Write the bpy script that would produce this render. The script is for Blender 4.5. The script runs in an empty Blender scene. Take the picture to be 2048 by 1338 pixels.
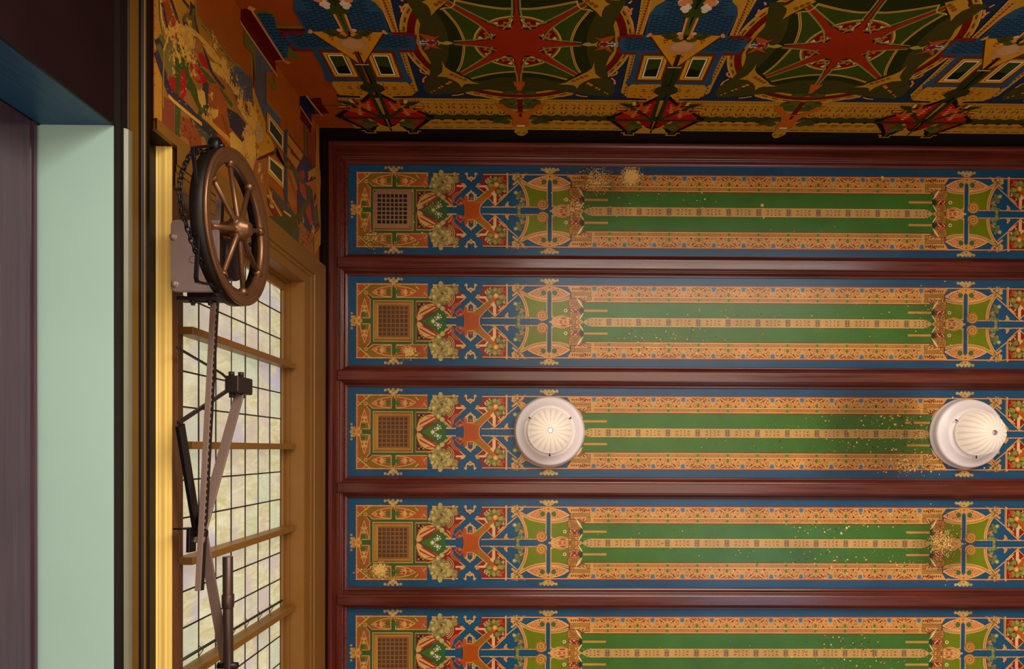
import bpy, bmesh, math, random
from mathutils import Vector, Matrix
R = random.Random(7)
sc = bpy.context.scene
COL = sc.collection
pi = math.pi

# ------------------------------------------------------------------ camera (looking straight up, shifted lens)
F = 1400.0                      # focal length in pixels of the 2048 px frame
CZ = 1.3                        # camera height; every height h below is measured from the camera
H = 4.0                         # ceiling panels above the camera
fw = Vector((0.010594, 0.006851, 0.99992)).normalized()
rt = Vector((0.999936, -0.003927, -0.010567)); rt = (rt - fw * rt.dot(fw)).normalized()
dn = fw.cross(rt).normalized()
PX, PY = 1082.80, 909.65        # principal point
cam_d = bpy.data.cameras.new('camera'); cam = bpy.data.objects.new('camera', cam_d); COL.objects.link(cam)
cam.matrix_world = Matrix(((rt.x, -dn.x, -fw.x, 0), (rt.y, -dn.y, -fw.y, 0), (rt.z, -dn.z, -fw.z, CZ), (0, 0, 0, 1)))
cam_d.sensor_width = 36.0; cam_d.sensor_fit = 'HORIZONTAL'
cam_d.lens = F / 2048 * 36.0
cam_d.shift_x = -(PX - 1024) / 2048
cam_d.shift_y = (PY - 669) / 2048
cam_d.clip_start = 0.02; cam_d.clip_end = 60
sc.camera = cam


def ray(px, py):
    return fw + rt * ((px - PX) / F) + dn * ((py - PY) / F)


def on_h(px, py, h):
    d = ray(px, py); return d.x / d.z * h, d.y / d.z * h


def on_x(px, py, X):
    d = ray(px, py); t = X / d.x; return d.y * t, d.z * t      # (Y, h)


def on_y(px, py, Y):
    d = ray(px, py); t = Y / d.y; return d.x * t, d.z * t      # (X, h)


def W(x, y, h):
    return (x, y, h + CZ)


# ------------------------------------------------------------------ exposure, world, lights
sc.view_settings.view_transform = 'Standard'
sc.view_settings.look = 'None'
sc.view_settings.gamma = 1.0
sc.view_settings.use_curve_mapping = False
sc.view_settings.exposure = 0.0
wd = bpy.data.worlds.new('world'); sc.world = wd; wd.use_nodes = True
wd.node_tree.nodes['Background'].inputs[0].default_value = (0.9, 0.85, 0.75, 1)
wd.node_tree.nodes['Background'].inputs[1].default_value = 0.15


def area(name, loc, rot, sx, sy, power, col):
    l = bpy.data.lights.new(name, 'AREA'); l.shape = 'RECTANGLE'; l.size = sx; l.size_y = sy
    l.energy = power; l.color = col
    o = bpy.data.objects.new(name, l); o.location = loc; o.rotation_euler = rot; COL.objects.link(o); return o


# daylight through the tall windows of the wall at the picture's top (below the frame), facing +Y
area('daylight_back', W(1.5, -1.69, 0.55), (pi / 2, 0, 0), 3.2, 2.1, 275, (1.0, 0.90, 0.78))
# cooler daylight through the windows of the opposite wall, facing -Y
area('daylight_front', W(2.2, 3.30, 0.3), (-pi / 2, 0, 0), 2.0, 1.4, 40, (0.70, 0.86, 1.0))
# sunlit floor sends light back up
area('floor_bounce', W(1.1, -0.1, -1.25), (pi, 0, 0), 3.6, 2.8, 78, (1.0, 0.82, 0.62))

# a patch of cool daylight on the floor boards
area('daylight_patch', W(2.9, 1.55, -1.27), (pi, 0, 0), 1.6, 0.8, 26, (0.46, 0.70, 1.0))

# ------------------------------------------------------------------ object helpers


def link(o, parent=None):
    COL.objects.link(o)
    if parent is not None:
        o.parent = parent
    return o


def new_obj(name, me, mat=None, parent=None, smooth=False):
    if mat is not None and not me.materials:
        me.materials.append(mat)
    if smooth:
        for p in me.polygons: p.use_smooth = True
    return link(bpy.data.objects.new(name, me), parent)


def tag(o, label=None, cat=None, group=None, kind=None):
    if label: o['label'] = label
    if cat: o['category'] = cat
    if group: o['group'] = group
    if kind: o['kind'] = kind
    return o


def thing(name, label, cat, loc=(0, 0, 0), group=None):
    o = bpy.data.objects.new(name, None); o.location = loc; COL.objects.link(o)
    o.empty_display_size = 0.05
    return tag(o, label, cat, group)


def bm_box(bm, lo, hi, bevel=0.0):
    vs = [bm.verts.new((x, y, z)) for x in (lo[0], hi[0]) for y in (lo[1], hi[1]) for z in (lo[2], hi[2])]
    fs = [bm.faces.new([vs[i] for i in q]) for q in ((0, 1, 3, 2), (4, 6, 7, 5), (0, 4, 5, 1), (2, 3, 7, 6), (0, 2, 6, 4), (1, 5, 7, 3))]
    if bevel > 0:
        es = list({e for f in fs for e in f.edges})
        bmesh.ops.bevel(bm, geom=es, offset=bevel, segments=2, profile=0.5, affect='EDGES')
    return fs


def bm_bar(bm, p0, p1, wdir, w, t, bevel=0.0):
    """rectangular bar p0->p1, width w along wdir, thickness t across"""
    p0 = Vector(p0); p1 = Vector(p1); a = (p1 - p0).normalized()
    u = Vector(wdir); u = (u - a * u.dot(a)).normalized(); v = a.cross(u)
    tmp = bmesh.new(); L = (p1 - p0).length
    bm_box(tmp, (0, -w / 2, -t / 2), (L, w / 2, t / 2), bevel)
    M = Matrix(((a.x, u.x, v.x, p0.x), (a.y, u.y, v.y, p0.y), (a.z, u.z, v.z, p0.z), (0, 0, 0, 1)))
    me = bpy.data.meshes.new('t'); tmp.transform(M); tmp.to_mesh(me); tmp.free(); bm.from_mesh(me); bpy.data.meshes.remove(me)


def bm_tube(bm, pts, r, n=10, closed=False, caps=True):
    pts = [Vector(p) for p in pts]; rings = []; N = len(pts); prev = None
    for i, p in enumerate(pts):
        if closed: d = pts[(i + 1) % N] - pts[i - 1]
        else: d = pts[min(i + 1, N - 1)] - pts[max(i - 1, 0)]
        d.normalize()
        if prev is None:
            u = d.orthogonal().normalized()
        else:
            u = (prev - d * prev.dot(d)).normalized()
        prev = u; v = d.cross(u)
        rr = r[i] if isinstance(r, (list, tuple)) else r
        rings.append([bm.verts.new(p + (u * math.cos(2 * pi * k / n) + v * math.sin(2 * pi * k / n)) * rr) for k in range(n)])
    for i in range(N if closed else N - 1):
        a = rings[i]; b = rings[(i + 1) % N]
        for k in range(n):
            f = bm.faces.new((a[k], a[(k + 1) % n], b[(k + 1) % n], b[k])); f.smooth = True
    if caps and not closed:
        bm.faces.new(rings[0][::-1]); bm.faces.new(rings[-1])


def bm_lathe(bm, prof, n=48, M=None, lobes=0, lobe_fn=None, close=False):
    """prof [(r, z)] about Z"""
    rings = []
    for (r, z) in prof:
        ring = []
        for k in range(n):
            a = 2 * pi * k / n
            rr = r * (lobe_fn(a, z) if lobe_fn else 1)
            ring.append(bm.verts.new((rr * math.cos(a), rr * math.sin(a), z)))
        rings.append(ring)
    m = len(rings)
    for i in range(m if close else m - 1):
        a = rings[i]; b = rings[(i + 1) % m]
        for k in range(n):
            f = bm.faces.new((a[k], a[(k + 1) % n], b[(k + 1) % n], b[k])); f.smooth = True
    if M is not None:
        vs = [v for r in rings for v in r]
        bmesh.ops.transform(bm, matrix=M, verts=vs)


def done(bm, name, mat, parent=None, recalc=True):
    if recalc: bmesh.ops.recalc_face_normals(bm, faces=bm.faces)
    me = bpy.data.meshes.new(name); bm.to_mesh(me); bm.free()
    return new_obj(name, me, mat, parent)


def box(name, lo, hi, mat, parent=None, bevel=0.0):
    bm = bmesh.new(); bm_box(bm, lo, hi, bevel); return done(bm, name, mat, parent)


def extrude(name, prof, axis, a0, a1, mat, parent=None):
    """prof: (c, h) cross-section polygon; axis 'X' -> c is Y, axis 'Y' -> c is X"""
    bm = bmesh.new(); rows = []
    for a in (a0, a1):
        rows.append([bm.verts.new(W(a, c, h) if axis == 'X' else W(c, a, h)) for c, h in prof])
    n = len(prof)
    for k in range(n):
        bm.faces.new((rows[0][k], rows[0][(k + 1) % n], rows[1][(k + 1) % n], rows[1][k]))
    bm.faces.new(rows[0][::-1]); bm.faces.new(rows[1])
    return done(bm, name, mat, parent)


def ring_mould(bm, x0, x1, y0, y1, prof):
    """mitred moulding round a rectangle; prof: list of (outward offset, depth below h=H)"""
    loops = []
    for (o, d) in prof:
        loops.append([bm.verts.new(W(x, y, H - d)) for x, y in ((x0 - o, y0 - o), (x1 + o, y0 - o), (x1 + o, y1 + o), (x0 - o, y1 + o))])
    for i in range(len(loops) - 1):
        for k in range(4):
            bm.faces.new((loops[i][k], loops[i][(k + 1) % 4], loops[i + 1][(k + 1) % 4], loops[i + 1][k]))


# ------------------------------------------------------------------ materials
def s2l(c):
    return tuple((v / 255 / 12.92) if v / 255 <= 0.04045 else ((v / 255 + 0.055) / 1.055) ** 2.4 for v in c)


class N:
    def __init__(s, name):
        s.m = bpy.data.materials.new(name); s.m.use_nodes = True; s.t = s.m.node_tree
        s.b = s.t.nodes['Principled BSDF']; s.out = s.t.nodes['Material Output']

    def n(s, typ, **kw):
        nd = s.t.nodes.new(typ)
        for k, v in kw.items():
            if k.startswith('i_'):
                key = k[2:]
                key = int(key) if key.isdigit() else key.replace('_', ' ')
                if isinstance(v, bpy.types.NodeSocket): s.t.links.new(v, nd.inputs[key])
                else: nd.inputs[key].default_value = v
            else: setattr(nd, k, v)
        return nd

    def math(s, op, a, b=0.0, clamp=False):
        nd = s.n('ShaderNodeMath', operation=op, use_clamp=clamp)
        for i, v in enumerate((a, b)):
            if isinstance(v, bpy.types.NodeSocket): s.t.links.new(v, nd.inputs[i])
            else: nd.inputs[i].default_value = v
        return nd.outputs[0]

    def mix(s, fac, a, b, blend='MIX'):
        nd = s.n('ShaderNodeMix', data_type='RGBA', blend_type=blend)
        for i, v in ((0, fac), (6, a), (7, b)):
            if isinstance(v, bpy.types.NodeSocket): s.t.links.new(v, nd.inputs[i])
            else: nd.inputs[i].default_value = (v if i == 0 else (*v, 1) if len(v) == 3 else v)
        return nd.outputs[2]

    def noise(s, vec, scale, detail=3.0, rough=0.55):
        nd = s.n('ShaderNodeTexNoise', i_Scale=scale, i_Detail=detail, i_Roughness=rough)
        if vec is not None: s.t.links.new(vec, nd.inputs['Vector'])
        return nd.outputs['Fac']

    def ramp(s, fac, lo, hi):
        nd = s.n('ShaderNodeMapRange', i_Value=fac, i_From_Min=lo, i_From_Max=hi); nd.clamp = True
        return nd.outputs[0]

    def pos(s): return s.n('ShaderNodeNewGeometry').outputs['Position']

    def scaled(s, vec, sc3):
        nd = s.n('ShaderNodeMapping'); s.t.links.new(vec, nd.inputs['Vector']); nd.inputs['Scale'].default_value = sc3
        return nd.outputs[0]

    def set(s, **kw):
        for k, v in kw.items():
            key = k.replace('_', ' ')
            if isinstance(v, bpy.types.NodeSocket): s.t.links.new(v, s.b.inputs[key])
            else: s.b.inputs[key].default_value = (*v, 1) if isinstance(v, tuple) and len(v) == 3 else v

    def bump(s, height, strength=0.2, dist=0.002):
        nd = s.n('ShaderNodeBump', i_Height=height, i_Strength=strength, i_Distance=dist)
        s.t.links.new(nd.outputs[0], s.b.inputs['Normal'])


def m_wood(name, along, dark, light, rough=0.3, coat=0.35):
    n = N(name); p = n.pos()
    k = {'X': (1.2, 38, 38), 'Y': (38, 1.2, 38), 'Z': (38, 38, 1.2)}[along]
    a = n.noise(n.scaled(p, k), 1.6, 5, 0.6); b = n.noise(p, 2.2, 2)
    f = n.math('ADD', n.math('MULTIPLY', a, 0.8), n.math('MULTIPLY', b, 0.35))
    n.set(Base_Color=n.mix(n.ramp(f, 0.36, 0.80), s2l(dark), s2l(light)), Roughness=n.ramp(a, -1.2 + rough * 3, 2.2), Coat_Weight=coat, Coat_Roughness=0.16)
    n.set(Roughness=rough)
    n.bump(a, 0.08, 0.002)
    return n.m


def m_plain(name, col, rough=0.5, metal=0.0, var=0.12, scale=14.0, streak=None, coat=0.0, bump=0.0, spec=0.5):
    n = N(name); p = n.pos()
    f = n.noise(n.scaled(p, streak) if streak else p, scale, 4)
    c = s2l(col)
    n.set(Base_Color=n.mix(f, tuple(v * (1 - var) for v in c), tuple(min(1, v * (1 + var)) for v in c)), Roughness=rough, Metallic=metal, Coat_Weight=coat, Specular_IOR_Level=spec)
    if bump: n.bump(f, bump, 0.003)
    return n.m


def m_paint(name, zones, flake, rough=0.34, fscale=70.0, base_thr=0.80, streak=(1, 1, 1), value=0.58, grime=(84, 60, 34), spec=0.35, stains=()):
    """painted stencil work: colour from the mesh, aged by noise, flaked off in the given places"""
    n = N(name); p = n.pos()
    col = n.n('ShaderNodeAttribute', attribute_name='Col').outputs['Color']
    big = n.noise(n.scaled(p, streak), 6.0, 4)
    fine = n.noise(n.scaled(p, (1, 3, 1)), 120.0, 2)
    val = n.math('ADD', n.math('MULTIPLY', big, 0.55), n.math('MULTIPLY', fine, 0.30))
    hsv = n.n('ShaderNodeHueSaturation', i_Color=col, i_Value=n.math('ADD', val, value))
    col = hsv.outputs[0]
    acc = None
    for (c, r, amt) in zones:
        d = n.n('ShaderNodeVectorMath', operation='DISTANCE'); n.t.links.new(p, d.inputs[0]); d.inputs[1].default_value = c
        z = n.math('MULTIPLY', n.ramp(d.outputs['Value'], r, r * 0.15), amt)
        acc = z if acc is None else n.math('MAXIMUM', acc, z)
    fl = n.noise(p, fscale, 5, 0.62)
    fl2 = n.noise(p, fscale * 2.6, 3, 0.6)
    mixn = n.math('ADD', n.math('MULTIPLY', fl, 0.65), n.math('MULTIPLY', fl2, 0.35))
    thr = n.math('SUBTRACT', base_thr, acc) if acc is not None else base_thr
    mask = n.ramp(n.math('SUBTRACT', mixn, thr), 0.0, 0.02)
    for (c, r, amt) in stains:
        d = n.n('ShaderNodeVectorMath', operation='DISTANCE'); n.t.links.new(p, d.inputs[0]); d.inputs[1].default_value = c
        col = n.mix(n.math('MULTIPLY', n.ramp(n.math('ADD', d.outputs['Value'], n.math('MULTIPLY', n.noise(p, 9.0, 3), 0.12)), r, r * 0.45), amt), col, n.mix(1.0, col, (0.34, 0.30, 0.24), 'MULTIPLY'))
    if acc is not None:
        gn = n.ramp(n.noise(p, fscale * 3.0, 4, 0.7), 0.42, 0.60)
        col = n.mix(n.math('MULTIPLY', n.math('MULTIPLY', acc, 1.7, True), gn, True), col, s2l(grime))
    col = n.mix(mask, col, s2l(flake))
    n.set(Base_Color=col, Roughness=rough, Specular_IOR_Level=spec)
    n.bump(n.math('ADD', n.math('MULTIPLY', fl, 0.5), n.math('MULTIPLY', mask, 0.4)), 0.12, 0.002)
    return n.m


# ------------------------------------------------------------------ 2-D painter (stencil work as thin inlaid shapes)
LAY = 4e-5


def crv(pts, n=6, closed=False):
    out = []; m = len(pts)
    rng = range(m if closed else m - 1)
    for i in rng:
        if closed: p0, p1, p2, p3 = pts[i - 1], pts[i], pts[(i + 1) % m], pts[(i + 2) % m]
        else: p0, p1, p2, p3 = pts[max(i - 1, 0)], pts[i], pts[i + 1], pts[min(i + 2, m - 1)]
        for k in range(n):
            t = k / n
            out.append(tuple(0.5 * (2 * b + (c - a) * t + (2 * a - 5 * b + 4 * c - d) * t * t + (-a + 3 * b - 3 * c + d) * t ** 3) for a, b, c, d in zip(p0, p1, p2, p3)))
    if not closed: out.append(pts[-1])
    return out


def clip_poly(pts, x0, x1, y0, y1):
    for ax, lim, sg in ((0, x0, 1), (0, x1, -1), (1, y0, 1), (1, y1, -1)):
        out = []
        for i in range(len(pts)):
            a, b = pts[i - 1], pts[i]
            ia, ib = (a[ax] - lim) * sg >= 0, (b[ax] - lim) * sg >= 0
            if ia != ib:
                t = (lim - a[ax]) / (b[ax] - a[ax]); out.append((a[0] + (b[0] - a[0]) * t, a[1] + (b[1] - a[1]) * t))
            if ib: out.append(b)
        pts = out
        if len(pts) < 3: return []
    return pts


class Paint:
    def __init__(s, pre=None):
        s.P = []; s.L = 0; s.pre = pre or (lambda p: p); s.sym = [lambda p: p]; s.box = None

    def add(s, pts, c, L=None):
        if s.box:
            pts = clip_poly(pts, *s.box)
            if len(pts) < 3: return
        for f in s.sym: s.P.append(([f(p) for p in pts], c, s.L if L is None else L))

    def up(s, k=1): s.L += k; return s

    def poly(s, pts, c, L=None):
        pts = [s.pre(p) for p in pts]
        s.add(pts, c, L)

    def rect(s, x0, y0, x1, y1, c): s.poly([(x0, y0), (x1, y0), (x1, y1), (x0, y1)], c)

    def line(s, pts, w, c, closed=False, prelin=True):
        P = [Vector(s.pre(p)) for p in pts]; m = len(P); Lf = []; Rt = []
        for i in range(m):
            a = P[i - 1] if (i > 0 or closed) else P[i]; b = P[(i + 1) % m] if (i < m - 1 or closed) else P[i]
            d1 = (P[i] - a); d2 = (b - P[i])
            d1 = d1.normalized() if d1.length > 1e-9 else d2.normalized(); d2 = d2.normalized() if d2.length > 1e-9 else d1
            t = d1 + d2; t = t.normalized() if t.length > 1e-6 else d1
            nn = Vector((-t.y, t.x)); k = 1 / max(0.5, nn.dot(Vector((-d1.y, d1.x))))
            Lf.append(P[i] + nn * (w / 2 * k)); Rt.append(P[i] - nn * (w / 2 * k))
        for i in range(m if closed else m - 1):
            j = (i + 1) % m
            q = [tuple(Lf[i]), tuple(Lf[j]), tuple(Rt[j]), tuple(Rt[i])]
            s.add(q, c)

    def disc(s, x, y, r, c, n=12, ry=None, rot=0.0):
        ry = r if ry is None else ry; x, y = s.pre((x, y)); ca, sa = math.cos(rot), math.sin(rot)
        pts = [(x + r * math.cos(2 * pi * k / n) * ca - ry * math.sin(2 * pi * k / n) * sa, y + r * math.cos(2 * pi * k / n) * sa + ry * math.sin(2 * pi * k / n) * ca) for k in range(n)]
        s.add(pts, c)

    def arc(s, x, y, r0, r1, a0, a1, c, n=24, sy=1.0):
        x, y = s.pre((x, y))
        for k in range(n):
            t0 = a0 + (a1 - a0) * k / n; t1 = a0 + (a1 - a0) * (k + 1) / n
            q = [(x + r * math.cos(t), y + r * math.sin(t) * sy) for r, t in ((r0, t0), (r0, t1), (r1, t1), (r1, t0))]
            s.add(q, c)

    def star(s, x, y, r, ri, n, c, rot=0.0):
        x, y = s.pre((x, y))
        pts = [(x + (r if k % 2 == 0 else ri) * math.cos(rot + pi * k / n), y + (r if k % 2 == 0 else ri) * math.sin(rot + pi * k / n)) for k in range(2 * n)]
        s.add(pts, c)

    def mesh(s, name, to3, clip=None, l0=0, lay=LAY, js=1e-6):
        vs = []; fs = []; cs = []
        for pts, c, L in s.P:
            if clip: pts = clip_poly(pts, *clip)
            if len(pts) < 3: continue
            b = len(vs); jit = (len(fs) % 39) * js; vs += [to3(p[0], p[1], (L + 1 + l0) * lay + jit) for p in pts]; fs.append(list(range(b, b + len(pts)))); cs.append(c)
        me = bpy.data.meshes.new(name); me.from_pydata(vs, [], fs)
        at = me.color_attributes.new('Col', 'FLOAT_COLOR', 'CORNER')
        data = []
        for p, c in zip(me.polygons, cs):
            lc = (*s2l(c), 1.0)
            for _ in range(p.loop_total): data.extend(lc)
        at.data.foreach_set('color', data); me.update()
        return me


def jag(pts, amp=1.2, n=5):
    out = []
    for i in range(len(pts)):
        a, b = pts[i - 1], pts[i]
        for k in range(n):
            t = k / n; out.append((a[0] + (b[0] - a[0]) * t + R.uniform(-amp, amp), a[1] + (b[1] - a[1]) * t + R.uniform(-amp, amp)))
    return out


def vary(c, k=0.12):
    f = 1 + R.uniform(-k, k); return tuple(max(0, min(255, v * f)) for v in c)

# ------------------------------------------------------------------ palette of the stencil work
GOLD = (214, 158, 90); GOLD2 = (205, 150, 72); TAN = (190, 158, 92); RED = (140, 34, 26); DRED = (96, 26, 14); RUST = (172, 82, 38)
BLUE = (26, 78, 112); GREEN = (62, 108, 38); OLIVE = (108, 122, 10); DKG = (54, 92, 42); OBRN = (134, 98, 28); CREAM = (232, 208, 160)
WOOD = (186, 84, 20); STAR = (58, 112, 150); NIGHT = (40, 34, 40); FIELD = (26, 78, 112)

# ------------------------------------------------------------------ ceiling layout
PITCH = 0.63128; AX0 = -1.36285; NROW = 8


def fx(u): return on_h(u, 641.6 + 0.0062 * (u - 720), H)[0]


XL = fx(696.4); XM = fx(1516.0); XR = 2 * XM - XL
KV = PITCH / 221.0
HALF = 89.3 * KV
PXM = 1 / 350.0


def pre(p): return (fx(p[0]) - XM, p[1] * KV)


SYM4 = [lambda p: p, lambda p: (p[0], -p[1]), lambda p: (-p[0], p[1]), lambda p: (-p[0], -p[1])]
SYM2 = [lambda p: p, lambda p: (-p[0], p[1])]


def newpaint(sym=SYM4):
    P = Paint(pre); P.sym = sym; P.box = (-9, 0.0, -9, 0.0); return P


def A(x, y): return (700 + x / 7.04, (y - 645) / 7.04)


def B(x, y): return (850 + x / 7.04, (y - 653) / 7.04)


def C(x, y): return (1000 + x / 7.04, (y - 660) / 7.04)


def D(x, y): return (1160 + x / 7.43, (y - 628) / 7.43)


def leaf(P, x, y, ln, w, ang, c):
    """pointed leaf in px units"""
    ca, sa = math.cos(ang), math.sin(ang); pts = []
    for t, k in ((0, 0), (0.25, 0.8), (0.5, 1), (0.75, 0.7), (1, 0), (0.75, -0.7), (0.5, -1), (0.25, -0.8)):
        a, b = t * ln, k * w / 2; pts.append((x + a * ca - b * sa, y + a * sa + b * ca))
    P.poly(pts, c)


# --- square with the vent in it
sq = newpaint()
sq.poly([A(90, 645), A(90, 118), A(1095, 118), A(1095, 318), A(930, 318), A(930, 645)], OBRN); sq.up()
for q in ([A(110, 135), A(220, 135), A(110, 260)], [A(325, 310), A(590, 310), A(590, 260), A(480, 300), A(270, 262)], [A(650, 310), A(1090, 310), A(1090, 150), A(985, 140), A(1000, 200), A(860, 260)],
          [A(280, 600), A(280, 350), A(240, 290), A(205, 330), A(232, 480), A(255, 590)]):
    sq.poly(q, RUST)
sq.poly([A(112, 300), A(145, 300), A(150, 590), A(112, 590)], RUST); sq.up()
sq.poly([A(930, 150), A(975, 195), A(965, 205), A(920, 160)], GOLD); sq.line([A(1040, 240), A(1085, 290)], 1.6 * PXM, GOLD)
for k in range(7): sq.line([A(1010 + 8 * k, 280 - 14 * k), A(1030 + 8 * k, 300 - 16 * k)], 1.0 * PXM, (200, 120, 60))
# green frame round the vent
sq.poly([A(285, 645), A(285, 345), A(240, 290), A(262, 268), A(322, 318), A(1130, 318), A(1130, 358), A(330, 358), A(330, 645)], DKG)
sq.poly([A(885, 645), A(885, 358), A(930, 358), A(930, 645)], DKG)
sq.poly([A(588, 330), A(588, 175), A(650, 175), A(650, 330)], DKG)
sq.poly([A(178, 645), A(178, 610), A(300, 610), A(300, 645)], DKG); sq.up()
for q in ([A(285, 600), A(285, 345), A(238, 288)], [A(262, 262), A(320, 314), A(585, 314)], [A(652, 314), A(1090, 314)], [A(330, 645), A(330, 361), A(886, 361), A(886, 645)], [A(932, 600), A(932, 366), A(1090, 366)], [A(178, 604), A(285, 604)], [A(586, 175), A(586, 314)], [A(652, 175), A(652, 314)]):
    sq.line(q, 1.3 * PXM, GOLD)
# brown painted vent
sq.rect(*A(340, 375), *(A(878, 645)), (138, 92, 44)); sq.up()
sq.poly([A(345, 645), A(345, 392), A(865, 392), A(865, 645), A(845, 645), A(845, 415), A(385, 415), A(385, 645)], (176, 122, 52))
sq.poly([A(385, 645), A(385, 420), A(400, 420), A(400, 645)], (190, 138, 60)); sq.up()
for i in range(7):
    for j in range(4):
        sq.rect(*A(404 + i * 60.5, 440 + j * 59), *A(449 + i * 60.5, min(645, 484 + j * 59)), (88, 60, 42))
sq.up()
# gilded outline with knots
sq.line([A(95, 645), A(95, 123), A(1095, 123)], 2.6 * PXM, RED); sq.up(); sq.line([A(99, 645), A(99, 128), A(1095, 128)], 1.9 * PXM, GOLD)
sq.line([A(105, 285), A(290, 128)], 2.1 * PXM, GOLD); sq.line([A(190, 135), A(245, 190)], 1.6 * PXM, GOLD); sq.line([A(110, 215), A(160, 268)], 1.6 * PXM, GOLD)
for (x, y) in ((99, 128), (300, 128), (99, 320), (255, 128), (99, 250), (915, 128), (700, 128), (440, 128), (99, 430)): sq.disc(*A(x, y), 1.7 * PXM, GOLD, 8)
sq.disc(*A(225, 250), 4.0 * PXM, GOLD2, 10); sq.up(); sq.disc(*A(225, 250), 2.0 * PXM, OBRN, 8); sq.up()
# pierced lens ornaments (top) and (side)
for P4 in (crv([A(310, 245), A(420, 185), A(580, 152)], 6) + crv([A(580, 308), A(430, 290), A(310, 245)], 6), crv([A(930, 225), A(820, 180), A(655, 152)], 6) + crv([A(660, 308), A(820, 285), A(930, 225)], 6)): sq.poly(P4, (156, 84, 34))
sq.up()
lens = crv([A(320, 245), A(420, 185), A(560, 150), A(585, 150)], 4) + crv([A(585, 305), A(520, 300), A(420, 280), A(320, 245)], 4)
sq.line(crv([A(310, 245), A(420, 185), A(580, 152)], 6), 1.5 * PXM, GOLD); sq.line(crv([A(310, 245), A(430, 290), A(580, 308)], 6), 1.5 * PXM, GOLD)
sq.line(crv([A(930, 225), A(820, 180), A(655, 152)], 6), 1.5 * PXM, GOLD); sq.line(crv([A(930, 225), A(820, 285), A(660, 308)], 6), 1.5 * PXM, GOLD)
for cx, sg in ((400, 1), (830, -1)):
    for a in range(-3, 4):
        leaf(sq, *A(cx + 30 * sg, 240), 9.5 + 4 * (abs(a) < 2), 2.0, (0 if sg > 0 else pi) + a * 0.42, GOLD)
    sq.disc(*A(cx + 30 * sg, 240), 2.3 * PXM, GOLD2)
    for a in range(3): leaf(sq, *A(cx - 5 * sg, 243), 9, 1.6, (pi if sg > 0 else 0) + (a - 1) * 0.5, GOLD)
sq.disc(*A(540, 235), 5.0 * PXM, (74, 104, 40)); sq.disc(*A(672, 235), 5.0 * PXM, (74, 104, 40))
sq.line(crv([A(205, 335), A(165, 470), A(140, 590)], 6), 1.4 * PXM, GOLD); sq.line(crv([A(205, 335), A(245, 470), A(275, 590)], 6), 1.4 * PXM, GOLD)
for a in range(-2, 3): leaf(sq, *A(205, 475), 11, 1.9, -pi / 2 + a * 0.4, GOLD)
for a in range(-2, 3): leaf(sq, *A(205, 475), 10, 1.7, pi / 2 + a * 0.42, GOLD)
sq.disc(*A(190, 555), 4.8 * PXM, (70, 100, 40)); sq.up()
# finials on the outline
for (x, y, r) in ((500, 58, 3), (545, 52, 3), (575, 82, 3.6), (610, 55, 3.6), (650, 85, 3.6), (680, 55, 3.2), (725, 58, 3), (612, 110, 4)): sq.disc(*A(x, y), r * PXM, vary(TAN), 8)
sq.line([A(585, 175), A(612, 105), A(640, 175)], 1.6 * PXM, GOLD); sq.line([A(560, 95), A(660, 95)], 1.4 * PXM, GOLD)
for (x, y, r) in ((25, 540, 2.6), (30, 590, 3), (60, 590, 3.2), (55, 620, 3.2), (95, 625, 4), (130, 600, 3), (25, 640, 3.4), (150, 635, 3)): sq.disc(*A(x, y), r * PXM, vary(GOLD2), 8)
# pointed leaf field beside the vent
sq.L += 1
sq.poly([A(932, 645), A(932, 368), A(1130, 368)] + [B(60, 380), B(190, 420), B(225, 500), B(110, 560), B(0, 605), A(1000, 645)], (112, 58, 30)); sq.up()
sq.rect(*A(955, 395), *A(1060, 480), NIGHT); sq.up()
for (x, y) in ((975, 412), (1010, 440), (1040, 412), (985, 470)): sq.star(*A(x, y), 3.4 * PXM, 1.0 * PXM, 4, GOLD2, 0.6)
sq.poly(crv([A(940, 600), A(975, 500), A(1060, 420), A(1190, 395)], 5) + crv([B(120, 400), B(212, 445), B(150, 500), B(0, 560)], 5) + [A(1000, 625), A(950, 640)], GOLD); sq.up()
for k in range(13):
    t = k / 12; x0, y0 = A(975 + 210 * t, 555 - 120 * t)
    leaf(sq, x0, y0, 8 + 7 * t, 1.7, -0.95 + 0.55 * t, (140, 48, 28))
    leaf(sq, x0 + 3, y0 + 3, 8 + 8 * t, 1.5, 0.02 - 0.28 * t, (140, 48, 28))
for k in range(5): leaf(sq, *B(20 + 36 * k, 430 + 4 * k), 7, 1.8, 0.25, (140, 48, 28))
sq.line(crv([A(935, 368), A(1130, 366), B(60, 372), B(190, 425), B(222, 500)], 6), 1.4 * PXM, GOLD)
sq.poly([A(1000, 645), A(1060, 612), A(1190, 540), B(120, 520), B(235, 490), B(300, 560), B(300, 653)], (72, 104, 30)); sq.poly([B(110, 653), B(110, 540), B(235, 490), B(300, 560), B(300, 653)], (52, 96, 50)); sq.up()
for (x, y) in ((185, 600), (115, 648)): sq.star(*B(x, y), 6 * PXM, 1.8 * PXM, 8, CREAM)
for (x, y) in ((185, 553), (215, 570), (140, 600), (228, 600), (160, 628)): sq.disc(*B(x, y), 1.5 * PXM, CREAM, 8)

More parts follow.
